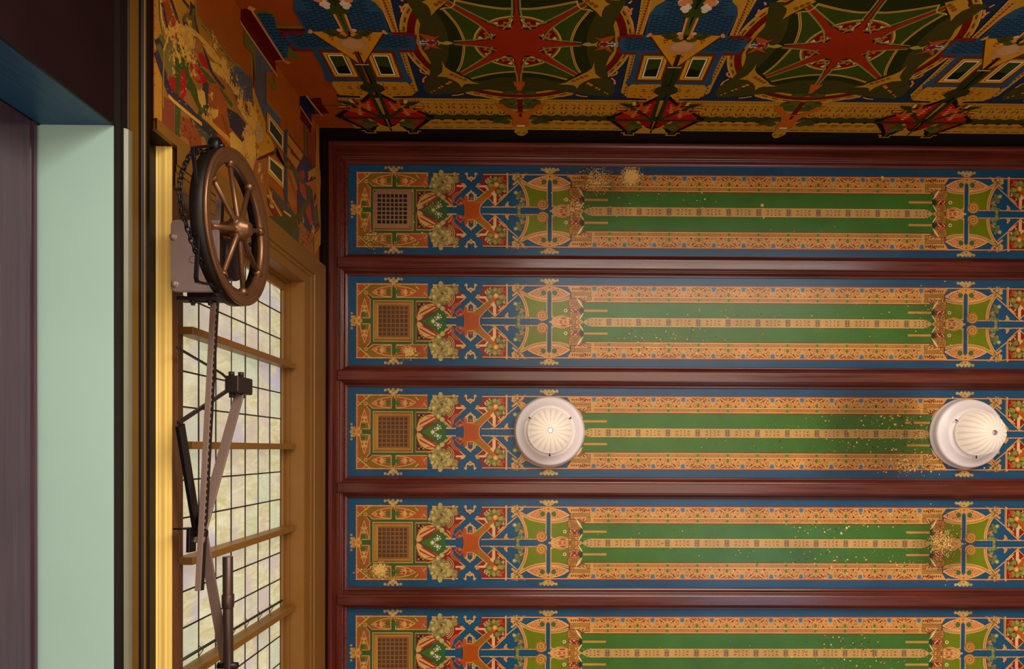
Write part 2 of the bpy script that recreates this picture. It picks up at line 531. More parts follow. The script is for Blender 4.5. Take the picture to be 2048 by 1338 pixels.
# --- tree block either side of the blue cross bars
tr = newpaint()
tr.poly([B(130, 140), B(475, 140), B(480, 240), B(575, 315), B(490, 400), B(400, 470), B(372, 590), B(330, 480), B(130, 470)], RED)
tr.poly([B(0, 320), B(100, 330), B(190, 375), B(80, 372), B(0, 345)], DKG); tr.up()
for (r0, r1, c) in ((15.5, 17.5, (150, 44, 36)), (13.5, 15.5, GOLD2), (9.5, 13.5, (64, 104, 44)), (8.2, 9.5, GOLD)):
    tr.arc(*B(215, 653), r0 * 1.5 * PXM, r1 * 1.5 * PXM, -1.35, -0.35, c, 10)
tr.poly([B(265, 653), B(265, 600), B(290, 545), B(318, 570), B(318, 600), B(510, 610), B(510, 653)], BLUE); tr.up()
tr.line(crv([B(235, 500), B(270, 560), B(285, 600)], 5), 1.6 * PXM, GOLD); tr.line(crv([B(320, 480), B(358, 520), B(372, 590)], 5), 1.8 * PXM, GOLD)
tr.line([B(300, 601), B(440, 601)], 1.9 * PXM, GOLD); tr.line([B(225, 605), B(290, 605)], 1.9 * PXM, GOLD)
for (x, y) in ((235, 605), (265, 590), (320, 590), (345, 600), (395, 600), (430, 598), (270, 560), (290, 545)): tr.disc(*B(x, y), 1.6 * PXM, GOLD, 8)
tr.line(crv([B(375, 570), B(385, 470), B(430, 420), B(500, 395)], 6), 5.0 * PXM, RUST); tr.line(crv([B(405, 540), B(410, 480), B(470, 420)], 6), 1.4 * PXM, (190, 100, 50))
tr.line([B(135, 148), B(475, 148)], 2.0 * PXM, GOLD); tr.line([B(138, 145), B(138, 240)], 2.0 * PXM, GOLD); tr.line([B(100, 140), B(470, 136)], 1.0 * PXM, RED)
tr.poly([B(440, 298), B(575, 302), B(575, 326), B(440, 326)], (226, 172, 106)); tr.up()
tr.line([B(520, 285), B(572, 318), B(495, 385)], 1.9 * PXM, GOLD); tr.arc(*B(535, 302), 2.4 * PXM, 4 * PXM, 0, 2 * pi, GOLD, 10)
for (x, y) in ((120, 145), (150, 145), (455, 148), (138, 235), (520, 285)): tr.disc(*B(x, y), 1.9 * PXM, GOLD, 8)
tr.up()
blob = []
for k in range(34):
    a = R.uniform(0, 2 * pi); rr = math.sqrt(R.random()); blob.append((225 + 120 * rr * math.cos(a), 290 + 140 * rr * math.sin(a), R.uniform(3.4, 6.2)))
blob += [(105, 290, 5), (135, 320, 5), (75, 325, 3), (225, 125, 4), (225, 150, 5), (345, 215, 6), (400, 235, 6.5), (440, 240, 4.6), (430, 200, 5), (415, 155, 4), (360, 250, 5), (200, 440, 5), (250, 480, 4.5)]
for i, (x, y, r) in enumerate(blob):
    c = vary((164, 148, 82), 0.14); tr.disc(*B(x, y), (r + 0.6) * PXM, tuple(v * 0.76 for v in c), 12); tr.up(); tr.disc(*B(x - 4, y - 6), r * PXM, c, 10)
    if i % 2: tr.up(); tr.disc(*B(x - 8, y - 12), r * 0.45 * PXM, vary((196, 178, 110)), 7)
    if i % 6 == 5: tr.up()
tr.up()
for k, r in enumerate((6, 10, 14, 17.5)):
    tr.arc(*B(290, 330), (r - 0.9) * PXM, (r + 0.9) * PXM, -1.1, 1.25, vary((184, 164, 100)), 10)
for k in range(7): leaf(tr, *B(305 + 12 * (k % 3), 340 + 8 * k), 6, 1.6, -0.6 + 0.3 * k, (150, 90, 40))
# gold yoke and chevron on the blue ground
tr.line([B(580, 150), B(590, 195), B(640, 235)], 2.6 * PXM, GOLD); tr.line([B(708, 150), B(698, 195), B(644, 235)], 2.6 * PXM, GOLD)
tr.line([B(555, 148), B(600, 150)], 2.4 * PXM, GOLD); tr.line([B(688, 150), B(735, 148)], 2.4 * PXM, GOLD); tr.line([B(600, 205), B(690, 205)], 1.6 * PXM, GOLD)
for (x, y) in ((580, 135), (708, 135), (622, 200), (668, 200), (644, 240), (604, 210), (686, 210), (644, 190)): tr.disc(*B(x, y), 1.9 * PXM, GOLD, 8)
tr.line([B(598, 505), B(598, 430), B(644, 392), B(690, 430), B(690, 505)], 3.4 * PXM, GOLD)
for (x, y) in ((580, 440), (612, 412), (644, 385), (676, 412), (708, 440), (720, 470)): tr.disc(*B(x, y), 2.1 * PXM, GOLD, 8)
tr.poly([B(612, 500), B(612, 440), B(644, 415), B(676, 440), B(676, 500)], BLUE, tr.L + 1); tr.up(2); tr.disc(*B(648, 490), 3 * PXM, RUST)
# rust diamonds and timber hub with diagonal arms
tr.poly([B(420, 545), B(500, 465), B(545, 510), B(560, 560), B(500, 585), B(455, 590)], (176, 80, 50)); tr.up()
tr.poly([B(445, 545), B(500, 490), B(530, 520), B(520, 555), B(470, 575)], (128, 52, 44)); tr.up(); tr.poly([B(480, 545), B(515, 535), B(520, 560), B(480, 570)], (196, 110, 70))
tr.poly([B(545, 450), B(590, 455), B(600, 500), B(590, 600), B(560, 600), B(548, 520)], (180, 76, 28)); tr.up()
tr.poly([B(690, 510), B(760, 470), B(870, 375), B(935, 430), B(830, 530), B(790, 570), B(770, 610), B(740, 653), B(680, 653)], OLIVE)
tr.up(); tr.poly([B(730, 545), B(770, 500), B(965, 295), B(1010, 335), B(860, 470), B(800, 545), B(770, 590), B(760, 653), B(690, 653)], WOOD)
tr.poly([B(548, 653), B(548, 560), B(575, 520), B(640, 515), B(720, 530), B(765, 600), B(765, 653)], WOOD); tr.up()
for k in range(11): tr.line([B(572 + 19 * k, 532 + 3 * k), B(572 + 19 * k, 653)], 0.8 * PXM, (128, 52, 12))
tr.line([B(548, 653), B(548, 600)], 1.6 * PXM, (120, 46, 14)); tr.line([B(595, 515), B(680, 520), B(760, 465), B(870, 372)], 1.5 * PXM, GOLD); tr.line(crv([B(935, 432), B(830, 530), B(775, 600), B(768, 653)], 5), 1.5 * PXM, GOLD); tr.up()
# right hand red block
tr.poly([B(815, 150), B(1155, 150), B(1155, 420), B(985, 580), B(890, 490), B(800, 400), B(715, 318), B(800, 240)], RED, 1); tr.L += 0
tr.poly([B(745, 300), B(860, 300), B(1000, 400), B(1000, 570), B(958, 570), B(958, 450), B(850, 330), B(745, 328)], (226, 184, 126), 3)
tr.poly([B(840, 330), B(905, 300), B(1000, 400), B(930, 440)], (226, 184, 126), 3)
tr.line([B(715, 318), B(842, 412)], 1.6 * PXM, GOLD); tr.line([B(892, 490), B(985, 585), B(1155, 425)], 1.7 * PXM, GOLD); tr.arc(*B(752, 302), 2.2 * PXM, 3.8 * PXM, 0, 2 * pi, GOLD, 10)
for (x, y) in ((722, 318), (738, 290), (985, 580), (970, 560), (1000, 560)): tr.disc(*B(x, y), 2 * PXM, GOLD, 8)
tr.up()
for (cx, cy) in ((905, 255), (990, 215), (1080, 315), (1035, 395), (925, 310), (1060, 240)):
    for k in range(5):
        a = R.uniform(0, 6.28); c = vary((112, 112, 46), 0.2); tr.disc(*B(cx + 26 * math.cos(a), cy + 26 * math.sin(a)), R.uniform(3.2, 5.4) * PXM, c, 9)
    tr.up(); tr.disc(*B(cx - 5, cy - 6), 4.2 * PXM, vary((150, 142, 66)), 9)
tr.up()
for (x, y) in ((850, 240), (915, 190), (860, 262), (1105, 385), (1050, 450), (1115, 372), (880, 215)):
    tr.poly([B(x - 16, y + 18), B(x - 4, y - 14), B(x + 14, y - 10), B(x + 8, y + 16)], (26, 24, 16)); tr.up(); leaf(tr, *B(x - 14, y + 10), 5.5, 1.6, -0.9, CREAM); leaf(tr, *B(x - 6, y + 6), 4.5, 1.4, 0.4, CREAM); tr.up()
for (x, y) in ((1085, 215), (1065, 225), (1110, 240), (1090, 190)): tr.disc(*B(x, y), 2.6 * PXM, (190, 66, 36), 8)
tr.up(); tr.line([B(880, 420), B(990, 305)], 4.4 * PXM, WOOD); tr.disc(*B(1000, 295), 5.2 * PXM, (226, 140, 64), 10); tr.up(); tr.disc(*B(997, 290), 2.6 * PXM, (238, 190, 120), 8)
tr.line([B(810, 152), B(1197, 152)], 1.9 * PXM, GOLD); tr.line([B(1150, 130), B(1150, 430)], 2.2 * PXM, GOLD); tr.line([B(810, 144), B(1197, 144)], 1.0 * PXM, RED)
tr.disc(*B(1150, 140), 2 * PXM, GOLD, 8)

# --- blue cross, olive fields, lens and knots
cr = newpaint()
cr.rect(*C(0, 145), *C(975, 660), BLUE); cr.up()
olv = crv([C(330, 265), C(430, 320), C(560, 355), C(665, 368)], 5) + [C(665, 615), C(400, 615)] + crv([C(400, 600), C(385, 490), C(340, 370), C(290, 280)], 5)
cr.poly(olv, OLIVE)
cr.poly([C(725, 368)] + crv([C(725, 368), C(850, 360), C(975, 320)], 5) + [C(1000, 330), C(1000, 600), C(900, 660), C(725, 660)], OLIVE); cr.up()
# pierced lens
top = crv([C(385, 268), C(520, 200), C(690, 170), C(860, 200), C(985, 268)], 5); bot = crv([C(985, 272), C(860, 318), C(690, 335), C(520, 318), C(385, 268)], 5)
cr.poly(top + bot, (214, 142, 80)); cr.up()
HOL = (132, 34, 24)
for (x, y, w, h) in ((405, 240, 22, 16), (580, 264, 24, 22), (690, 296, 22, 12), (590, 126, 24, 22), (405, 170, 22, 14), (700, 100, 16, 18), (455, 266, 24, 8), (505, 242, 24, 10), (490, 158, 22, 10), (450, 208, 14, 16), (520, 205, 20, 8), (575, 190, 18, 10), (530, 290, 26, 9), (620, 300, 24, 8), (650, 95, 18, 10), (545, 108, 12, 8), (540, 228, 18, 8), (640, 140, 14, 10), (470, 185, 12, 8), (350, 218, 14, 7)):
    dx = (x - 785) / 11.43; v_ = y / 11.43 - 75.9; w /= 8.2; h /= 8.2
    for sg in (1, -1):
        X0 = 1098.4 + sg * dx
        cr.poly([(X0 - sg * w * .6, v_ + .25), (X0, v_ - h * .6), (X0 + sg * w * .6, v_ - .2), (X0, v_ + h * .6)], HOL)
cr.up(); cr.line(crv([C(400, 300), C(540, 338), C(690, 352), C(850, 340), C(985, 300)], 5), .9 * PXM, (150, 84, 40))
cr.line(top, 1.8 * PXM, (232, 176, 104)); cr.line(bot, 1.8 * PXM, (232, 176, 104))
cr.up()
for x in (612, 768): cr.disc(*C(x, 252), 5.2 * PXM, (66, 106, 46)); cr.disc(*C(x - (10 if x < 700 else -10), 270), 3.2 * PXM, (66, 106, 46))
# double gold bands
band1 = crv([C(250, 215), C(330, 260), C(440, 318), C(560, 350), C(662, 362)], 6); band2 = crv([C(728, 362), C(860, 352), C(985, 320)], 6)
band3 = crv([C(245, 235), C(300, 300), C(350, 400), C(378, 500), C(385, 600)], 6)
for b in (band1, band2, band3):
    cr.line(b, 6.2 * PXM, GOLD)
cr.up()
for b in (band1, band2, band3): cr.line(b, 1.2 * PXM, (150, 92, 40))
cr.line(crv([C(345, 470), C(362, 600)], 4), 1.0 * PXM, RED)
# knot in the corner
for (a, b) in (((175, 150), (345, 300)), ((345, 150), (175, 300)), ((250, 140), (250, 270)), ((180, 210), (330, 190))): cr.line([C(*a), C(*b)], 4.2 * PXM, GOLD2)
for (x, y) in ((185, 150), (215, 145), (250, 140), (290, 150), (335, 148), (365, 145), (180, 185), (200, 230), (178, 215), (185, 290), (215, 270), (320, 180)): cr.disc(*C(x, y), 2.1 * PXM, GOLD, 8)
cr.up(); cr.line([C(205, 185), C(300, 235)], 1.0 * PXM, NIGHT); cr.line([C(300, 180), C(240, 215)], 1.2 * PXM, NIGHT); cr.line([C(240, 215), C(285, 268)], 1.0 * PXM, NIGHT)
# cross bars
cr.poly([C(664, 660), C(664, 250), C(695, 215), C(722, 250), C(722, 560), C(760, 610), C(722, 660)], BLUE)
cr.poly([B(800, 653), B(800, 630), C(240, 628), C(640, 628), C(664, 600), C(664, 660)], BLUE); cr.up()
for x in (660, 728): cr.line([C(x, 250), C(x, 605)], 1.6 * PXM, GOLD)
for k in range(9):
    for x in (657, 731): cr.disc(*C(x, 270 + 40 * k), 1.1 * PXM, GOLD, 6)
cr.line([B(800, 604), C(660, 604)], 1.9 * PXM, GOLD); cr.line([B(800, 596), C(640, 596)], 1.0 * PXM, RED)
for k in range(10): cr.disc(*C(-120 + 80 * k, 606), 1.5 * PXM, GOLD, 6)
cr.line([C(-110, 600), C(-80, 610)], 3 * PXM, GOLD)
for (q) in ([C(0, 500), C(250, 285)], [C(-25, 515), C(60, 430)]): cr.line(q, 1.9 * PXM, GOLD)
cr.poly([C(62, 600), C(75, 560), C(115, 535), C(112, 575), C(130, 600)], GOLD2); cr.disc(*C(105, 545), 2 * PXM, GOLD, 8)
cr.line([C(102, 130), C(102, 420)], 2.0 * PXM, GOLD); cr.line([C(90, 150), C(90, 420)], 1.2 * PXM, RED); cr.up()
# snail spiral
cr.disc(*C(595, 570), 11.5 * PXM, (170, 112, 42), 14); cr.disc(*C(640, 600), 5 * PXM, (170, 112, 42)); cr.disc(*C(630, 485), 2.2 * PXM, (110, 100, 40)); cr.up()
cr.line([(1000 + (595 + (74 - 3.1 * k) * math.cos(0.55 * k)) / 7.04, ((570 + (74 - 3.1 * k) * math.sin(0.55 * k)) - 660) / 7.04) for k in range(22)], 1.3 * PXM, (222, 164, 84)); cr.up()
# flowering bush on the band
for k in range(26):
    a = R.random(); x = 235 + 110 * R.random() - 20 * abs(a - .5); y = 390 + 215 * a
    c = R.choice([(120, 122, 62), (146, 142, 80), (96, 108, 50), (206, 110, 46), (190, 88, 40)] if 470 < y < 590 else [(120, 122, 62), (150, 146, 84), (98, 108, 52)])
    cr.disc(*C(x, y), R.uniform(2.0, 3.8) * PXM, vary(c), 8)
    if k % 8 == 7: cr.up()
cr.up(); cr.star(*C(215, 408), 5 * PXM, 2.4 * PXM, 7, (196, 176, 96)); cr.disc(*C(262, 640), 3.4 * PXM, (120, 124, 62)); cr.disc(*C(262, 615), 3 * PXM, (150, 140, 70))
for k in range(5): leaf(cr, *C(300, 480 + 25 * k), 5, 1.6, 0.4, (170, 160, 96))
cr.up()
# lotus pointing at the cross
cr.poly(crv([C(705, 660), C(790, 590), C(880, 568), C(1000, 600)], 5) + [C(1120, 640), C(1120, 660)], (222, 162, 96)); cr.up()
leaf(cr, *C(845, 610), 15, 3.4, -0.05, (158, 52, 40)); cr.line(crv([C(760, 640), C(850, 585), C(960, 590)], 4), 1.0 * PXM, (150, 84, 40)); cr.line(crv([C(780, 660), C(880, 632), C(1000, 630)], 4), 1.0 * PXM, (150, 84, 40)); cr.line([C(735, 590), C(830, 655)], 1.4 * PXM, GOLD); cr.line([C(735, 655), C(800, 600)], 1.4 * PXM, GOLD)
for k in range(4): cr.star(*C(860 + 62 * k, 660), 3.2 * PXM, 2.2 * PXM, 4, (140, 66, 36)); cr.poly([C(860 + 62 * k - 7, 660), C(860 + 62 * k, 650), C(860 + 62 * k + 7, 660)], GOLD, cr.L + 1)
for (x, y) in ((735, 585), (745, 625), (765, 600), (708, 660), (800, 640)): cr.disc(*C(x, y), 2.2 * PXM, GOLD, 8)
cr.up()
# winged figure: two round wings, body and crescents
for (x, y, r) in ((1062, 395, 15), (1062, 590, 13)):
    cr.disc(*C(x, y), r * PXM, (166, 110, 44), 14); cr.up(); cr.disc(*C(x - 8, y - 6), r * 0.80 * PXM, (178, 122, 52), 12); cr.up(); cr.arc(*C(x, y), (r - 1.1) * PXM, r * PXM, 0, 2 * pi, (104, 62, 24), 14)
    for q in range(9): leaf(cr, x0_ := C(x, y)[0], C(x, y)[1], r * .92, 1.3, q * .7 + .2, vary((126, 78, 32)))
    for q in range(7): cr.disc(*C(x + R.uniform(-70, 60), y + R.uniform(-60, 60)), 1.8 * PXM, vary((206, 156, 80)), 7)
    cr.up()
    for k in range(4): cr.line([C(x - 70, y - 40 + 26 * k), C(x + 60, y - 60 + 34 * k)], 0.8 * PXM, (130, 80, 32))
cr.up()
for k in range(9): leaf(cr, *C(985 + R.uniform(-90, 10), 500 + R.uniform(-60, 60)), 5, 2.0, R.uniform(0, 6.28), vary((120, 116, 40)))
cr.up(); cr.poly([C(965, 500), C(1030, 470), C(1120, 475), C(1140, 500), C(1110, 530), C(1020, 535)], (120, 40, 30)); cr.up()
cr.line(crv([C(1000, 480), C(1030, 520), C(1060, 480), C(1100, 525)], 4), 1.6 * PXM, CREAM); cr.arc(*C(925, 500), 2.0 * PXM, 3.6 * PXM, 0, 2 * pi, CREAM, 10)
for (x, y) in ((1035, 500), (1095, 495), (985, 495)): cr.disc(*C(x, y), 3 * PXM, (170, 50, 36), 8)
cr.up(); cr.poly([C(1120, 500), C(1165, 440), C(1180, 500), C(1165, 560)], (36, 58, 40))
cr.poly(crv([C(1075, 312), C(1130, 375), C(1178, 462)], 4) + crv([C(1160, 450), C(1110, 390), C(1075, 312)], 4), CREAM)
cr.poly(crv([C(1110, 640), C(1150, 590), C(1178, 535)], 4) + crv([C(1160, 540), C(1125, 600), C(1110, 640)], 4), CREAM); cr.poly([C(1100, 650), C(1150, 660), C(1180, 660), C(1140, 630)], GOLD2)
cr.up()
# finial
for (x, y, r) in ((585, 80, 3.2), (615, 88, 2.4), (640, 75, 3.2), (665, 100, 3.4), (692, 78, 3.8), (720, 100, 3.4), (745, 75, 3.2), (770, 88, 2.4), (805, 80, 3.2), (640, 105, 3), (748, 105, 3)): cr.disc(*C(x, y), r * PXM, vary(TAN), 8)
cr.up(); cr.poly([C(650, 120), C(735, 120), C(745, 215), C(640, 215)], GOLD2); cr.up()
for (x, y) in ((670, 150), (715, 150), (693, 180)): cr.disc(*C(x, y), 2.0 * PXM, (150, 84, 40), 8)
cr.up(); cr.line([C(645, 205), C(742, 205)], 1.6 * PXM, GOLD); cr.star(*C(693, 82), 2.6 * PXM, 1.2 * PXM, 5, GOLD)
cr.line([C(100, 148), C(975, 148)], 2.4 * PXM, RED, prelin=True); cr.up(); cr.line([C(100, 155), C(975, 155)], 2.0 * PXM, GOLD)

# --- long pierced border
bd = newpaint(); MID = 1516.0
bd.poly([(1138, -74.4), (MID, -74.4), (MID, -38.6), (1171, -38.6), (1166, -41.5), (1158, -46.0), (1141, -46.0), (1141, -60), (1136, -66)], RED); bd.up()
bd.poly([(1134, -72.6), (MID, -72.6), (MID, -40.2), (1172, -40.2), (1166, -43), (1158, -48), (1143, -48), (1143, -58), (1138, -66)], (206, 152, 78)); bd.up()
TR = (122, 34, 20)
for i in range(0, 7):
    s0 = 1188.5 + 59.6 * i
    if i > 5: break
    for sg in (1, -1):
        def q(dx, y): return (s0 + sg * dx / 17.15, y / 17.15 - 76.9)
        lim = MID + 0.1
        def ok(pts): return all(1141 < p[0] <= lim and (p[0] > 1188 or p[1] < -58.5) for p in pts)
        shapes = [([(0, 112), (60, 118), (118, 158), (72, 146), (0, 132)], 0), ([(208, 136), (255, 150), (300, 192), (338, 205), (350, 262), (322, 250), (298, 272), (282, 222)], 0), ([(262, 112), (330, 116), (420, 148), (484, 196), (498, 222), (430, 190), (340, 152)], 0),
                  ([(400, 122), (450, 112), (500, 122), (500, 158), (452, 150)], 0), ([(380, 205), (440, 180), (470, 214), (430, 208)], 1), ([(190, 432), (222, 392), (243, 340), (262, 392), (300, 432)], 0), ([(380, 434), (402, 412), (420, 396), (446, 434)], 0), ([(372, 348), (408, 338), (440, 352), (404, 374)], 1),
                  ([(18, 404), (58, 390), (108, 402), (58, 412)], 0), ([(128, 432), (180, 428), (180, 442), (128, 442)], 1), ([(270, 300), (300, 286), (296, 330)], 1), ([(310, 380), (360, 372), (372, 400), (330, 404)], 1), ([(350, 262), (392, 240), (420, 262), (380, 282)], 1), ([(452, 300), (470, 262), (486, 300)], 1)]
        for p, lt in shapes:
            p = [q(*a) for a in p]
            if ok(p): bd.poly(p, TR if not lt else (160, 84, 40))
        if ok([q(110, 170), q(210, 270)]):
            for (ra, rb, a0_, a1_, cc) in ((52, 40, 2.2, 4.3, TR), (52, 44, 4.3, 6.8, (150, 70, 36)), (52, 46, .5, 2.2, (168, 96, 46))):
                for k in range(8):
                    t0, t1 = a0_ + (a1_ - a0_) * k / 8, a0_ + (a1_ - a0_) * (k + 1) / 8
                    bd.poly([q(160 + ra * math.cos(t0), 262 + 100 * ra / 52 * math.sin(t0)), q(160 + ra * math.cos(t1), 262 + 100 * ra / 52 * math.sin(t1)), q(160 + rb * math.cos(t1), 262 + 100 * rb / 52 * math.sin(t1)), q(160 + rb * math.cos(t0), 262 + 100 * rb / 52 * math.sin(t0))], cc)
            bd.poly([q(160, 165), q(176, 200), q(160, 246), q(146, 200)], TR); bd.poly([q(160, 280), q(170, 312), q(160, 346), q(150, 312)], (150, 70, 36))
        if ok([q(400, 260), q(460, 330)]):
            for k in range(9):
                t0, t1 = 0.62 * k, 0.62 * (k + 1); r = 52 - 4.4 * k
                bd.poly([q(396 + r * math.cos(t0), 300 + r * math.sin(t0)), q(396 + r * math.cos(t1), 300 + r * math.sin(t1)), q(396 + (r - 9) * math.cos(t1), 300 + (r - 9) * math.sin(t1)), q(396 + (r - 9) * math.cos(t0), 300 + (r - 9) * math.sin(t0))], (170, 100, 48))
        def q(dx, y): return (s0 + sg * dx / 7.43, (y - 628) / 7.43)
        # inner narrow band
        if i > 0 or sg > 0:
            bd.poly([q(0, 266), q(205, 266), q(205, 270), q(0, 270)], TR); bd.poly([q(0, 312), q(205, 312), q(205, 316), q(0, 316)], TR)
            for k, (x0, x1) in enumerate(((0, 42), (50, 92), (118, 200))):
                bd.poly([q(x0, 276), q(x1, 276), q(x1, 304), q(x0, 304)], (176, 128, 50)); bd.poly([q(x1 - 3, 276), q(x1 + 4, 290), q(x1 - 3, 304)], TR)
                bd.poly([q(x0, 274), q(x1, 274), q(x1, 277), q(x0, 277)], (110, 64, 22)); bd.poly([q(x0, 303), q(x1, 303), q(x1, 306), q(x0, 306)], (110, 64, 22))
            bd.poly([q(98, 278), q(114, 300), q(110, 304), q(95, 282)], TR); bd.poly([q(98, 302), q(114, 280), q(110, 276), q(95, 298)], TR)
    bd.up(); bd.star(*(s0, (136 - 628) / 7.43), 5.6 * PXM, 3.2 * PXM, 7, STAR, 0.3); bd.poly([(s0 - 5.5, -69), (s0 + 5.5, -69), (s0, -66)], STAR); bd.L -= 1
    b0 = s0 + 29.8
    bd.up()
    if b0 < MID + 1:
        bd.poly([(b0, -60.5), (min(MID, b0 + 4), -55.5), (b0, -50), (b0 - 4, -55.5)], (96, 110, 34)); bd.poly([(b0 - 2, -48), (min(MID, b0 + 2), -48), (min(MID, b0 + 2.6), -38.6), (b0 - 2.6, -38.6)], (84, 116, 34))
    bd.L -= 1
LC = [(136, 58, 28), (150, 82, 36), (122, 40, 22)]
for k in range(440):
    x = R.uniform(1178, MID - 3); v = R.uniform(-71.5, -51.5)
    t = (x - 1188.5 + 29.8) % 59.6 - 29.8
    if (abs(t) < 7 and v < -60) or (abs(t) < 5): continue
    if abs(abs(t) - 29.8) < 5.5 and v > -62: continue
    leaf(bd, x, v, R.uniform(1.6, 3.4), R.uniform(.5, 1.0), (.6 if t < 0 else 2.5) + R.uniform(-.5, .5), R.choice(LC))
bd.line([(1172, -71.6), (MID, -71.6)], .5 * PXM, (150, 82, 36)); bd.line([(1176, -51.4), (MID, -51.4)], .6 * PXM, (150, 70, 30))
bd.up(2); bd.line([(1176, -49.9), (MID, -49.9)], 1.5 * PXM, (228, 172, 100)); bd.line([(1172, -41.0), (MID, -41.0)], 1.2 * PXM, (228, 172, 100))
# stepped start of the border
for (x0, y0, x1, y1) in ((1000, 240, 1280, 290), (1230, 300, 1285, 360), (1000, 240, 1050, 330)):
    for e, c in ((0, (112, 74, 26)), (9, GOLD2), (18, (112, 74, 26)), (24, (200, 148, 72))): bd.rect(*C(x0 + e, y0 + e), *C(x1 - e, y1 - e), c); bd.up()
bd.arc(*C(1200, 340), 2 * PXM, 4 * PXM, 0, 5, (120, 60, 26), 10); bd.arc(*C(1145, 330), 1.4 * PXM, 3 * PXM, 0, 5, (120, 60, 26), 10)
for k in range(9): bd.poly([C(1010 + 30 * k, 185), C(1035 + 30 * k, 185 + 8 * (k % 2)), C(1022 + 30 * k, 222)], TR)

# --- green strips with the gilt centre band
st = newpaint()
st.poly([(1160, 0), (1160, -40), (MID, -40), (MID, 0)], GREEN); st.up()
st.line([(1168, -23.1), (1215, -23.1)], 5.0 * PXM, (196, 142, 58)); st.line([(1168, -25.2), (1215, -25.2)], 0.8 * PXM, (140, 92, 34)); st.up()
st.poly([(1166, 0), (1172, -5.5), (1182, -8.2), (MID, -8.2), (MID, 0)], (198, 154, 88)); st.up()
for i in range(6):
    ca = 1187.9 + 59.6 * i; cb = ca + 29.8
    def wd(x, v, ln, w, c):
        if x < MID + 1 and x + ln < MID + 6: st.poly([(x, v), (x + ln * .75, v - w / 2), (x + ln, v), (x + ln * .75, v + w / 2)], c)
    for sg in (1, -1):
        st.poly([(ca + sg * 2.2, -4.8), (ca + sg * 3.8, -6.0), (ca + sg * 5.8, -4.9), (ca + sg * 3.8, -3.6)], (104, 46, 24))
        st.poly([(ca + sg * 15, -2.1), (ca + sg * 10.4, -3.4), (ca + sg * 8.6, -2.4), (ca + sg * 10.4, -1.5)], (110, 54, 28)); st.poly([(ca + sg * 17, -4.6), (ca + sg * 11.5, -5.5), (ca + sg * 9.2, -4.8), (ca + sg * 11.5, -4.2)], (132, 78, 40))
        st.poly([(ca + sg * 1, -1.2), (ca + sg * 4.6, -2.2), (ca + sg * 7, -1.0), (ca + sg * 4, -.4)], (168, 118, 62)); st.poly([(ca + sg * 7, -6.6), (ca + sg * 9.5, -6.2), (ca + sg * 7, -5.8)], (150, 96, 48))
        for v, ln, c in ((-5.0, 6.6, (84, 60, 52)), (-3.3, 5.2, (80, 70, 74)), (-1.6, 6.0, (78, 66, 66)), (-.3, 4.4, (96, 78, 66)), (-6.4, 4.0, (110, 84, 62))):
            st.poly([(cb + sg * .6, v - .5), (cb + sg * ln * .6, v - .8), (cb + sg * ln, v), (cb + sg * ln * .6, v + .45), (cb + sg * .6, v + .4)], c)
    for k in range(8): st.line([(ca - 26 + 7.4 * k, -7.9), (ca - 24.6 + 7.4 * k, -8.9)], 1.0 * PXM, (214, 172, 104))
    st.line([(cb, -9.2), (cb, 0)], .7 * PXM, (150, 112, 66))
st.line([(1182, -8.0), (MID, -8.0)], 1.1 * PXM, (216, 172, 100))

ORN = []
for nm, P, l0 in (('painted_green_strips', st, 0), ('painted_cross_motif', cr, 3), ('painted_tree_motif', tr, 3), ('painted_vent_square', sq, 3), ('painted_border', bd, 28)):
    ORN.append((nm, P.mesh(nm, lambda x, y, d: (x, y, -d), None, l0)))
print('paint polys', sum(len(m.polygons) for _, m in ORN))

# ------------------------------------------------------------------ materials of the setting
def zc(px, py, r, amt):
    x, y = on_h(px, py, H); return (W(x, y, H), r * PXM, amt)


CEIL_ZONES = [zc(1195, 358, 90, .30), zc(1262, 352, 50, .40), zc(1150, 415, 60, .30), zc(745, 475, 55, .30), zc(860, 410, 50, .26), zc(820, 705, 36, .36), zc(1885, 600, 60, .24),
              zc(1810, 930, 70, .27), zc(760, 1140, 44, .38), zc(1885, 1085, 80, .32), zc(1845, 870, 60, .25)]
M_CEIL = m_paint('aged_stencil_paint', CEIL_ZONES, (218, 178, 96), rough=0.30, fscale=110.0, base_thr=0.815, value=0.43, spec=0.30, grime=(66, 44, 26), stains=[zc(1745, 862, 175, .75), zc(1888, 1088, 90, .6), zc(1195, 372, 105, .42), zc(1888, 650, 90, .3), zc(1600, 1120, 80, .2), zc(745, 470, 60, .35)])
M_WALL = m_paint('wall_stencil_paint', [], (210, 160, 70), rough=0.6, base_thr=2.0, value=0.66, spec=0.08)
M_MAHO_X = m_wood('mahogany_along_x', 'X', (54, 13, 7), (104, 36, 20), 0.33, 0.28)
M_MAHO_Y = m_wood('mahogany_along_y', 'Y', (54, 13, 7), (104, 36, 20), 0.33, 0.28)
M_DOOR = m_wood('dark_door_wood', 'Y', (50, 34, 46), (74, 52, 64), 0.45, 0.1)
M_DARK = m_plain('dark_olive', (16, 13, 7), 0.6, spec=0.12)
M_OCHRE = m_plain('ochre_paint', (128, 86, 30), 0.42, var=0.08)
M_OCHRE_D = m_plain('brown_ochre_paint', (126, 84, 26), 0.45, var=0.10)
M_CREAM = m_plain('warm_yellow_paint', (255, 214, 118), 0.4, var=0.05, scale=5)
M_BROWN = m_plain('brown_sash_paint', (92, 56, 30), 0.4)
M_BLACKP = m_plain('black_rail_paint', (20, 14, 9), 0.45, spec=0.25)
M_STRIPE = m_plain('dull_gold_stripe', (98, 66, 16), 0.4, spec=0.3)
M_MINT = m_plain('pale_green_paint', (166, 202, 192), 0.45, var=0.06, scale=3, streak=(1, 1, 1))
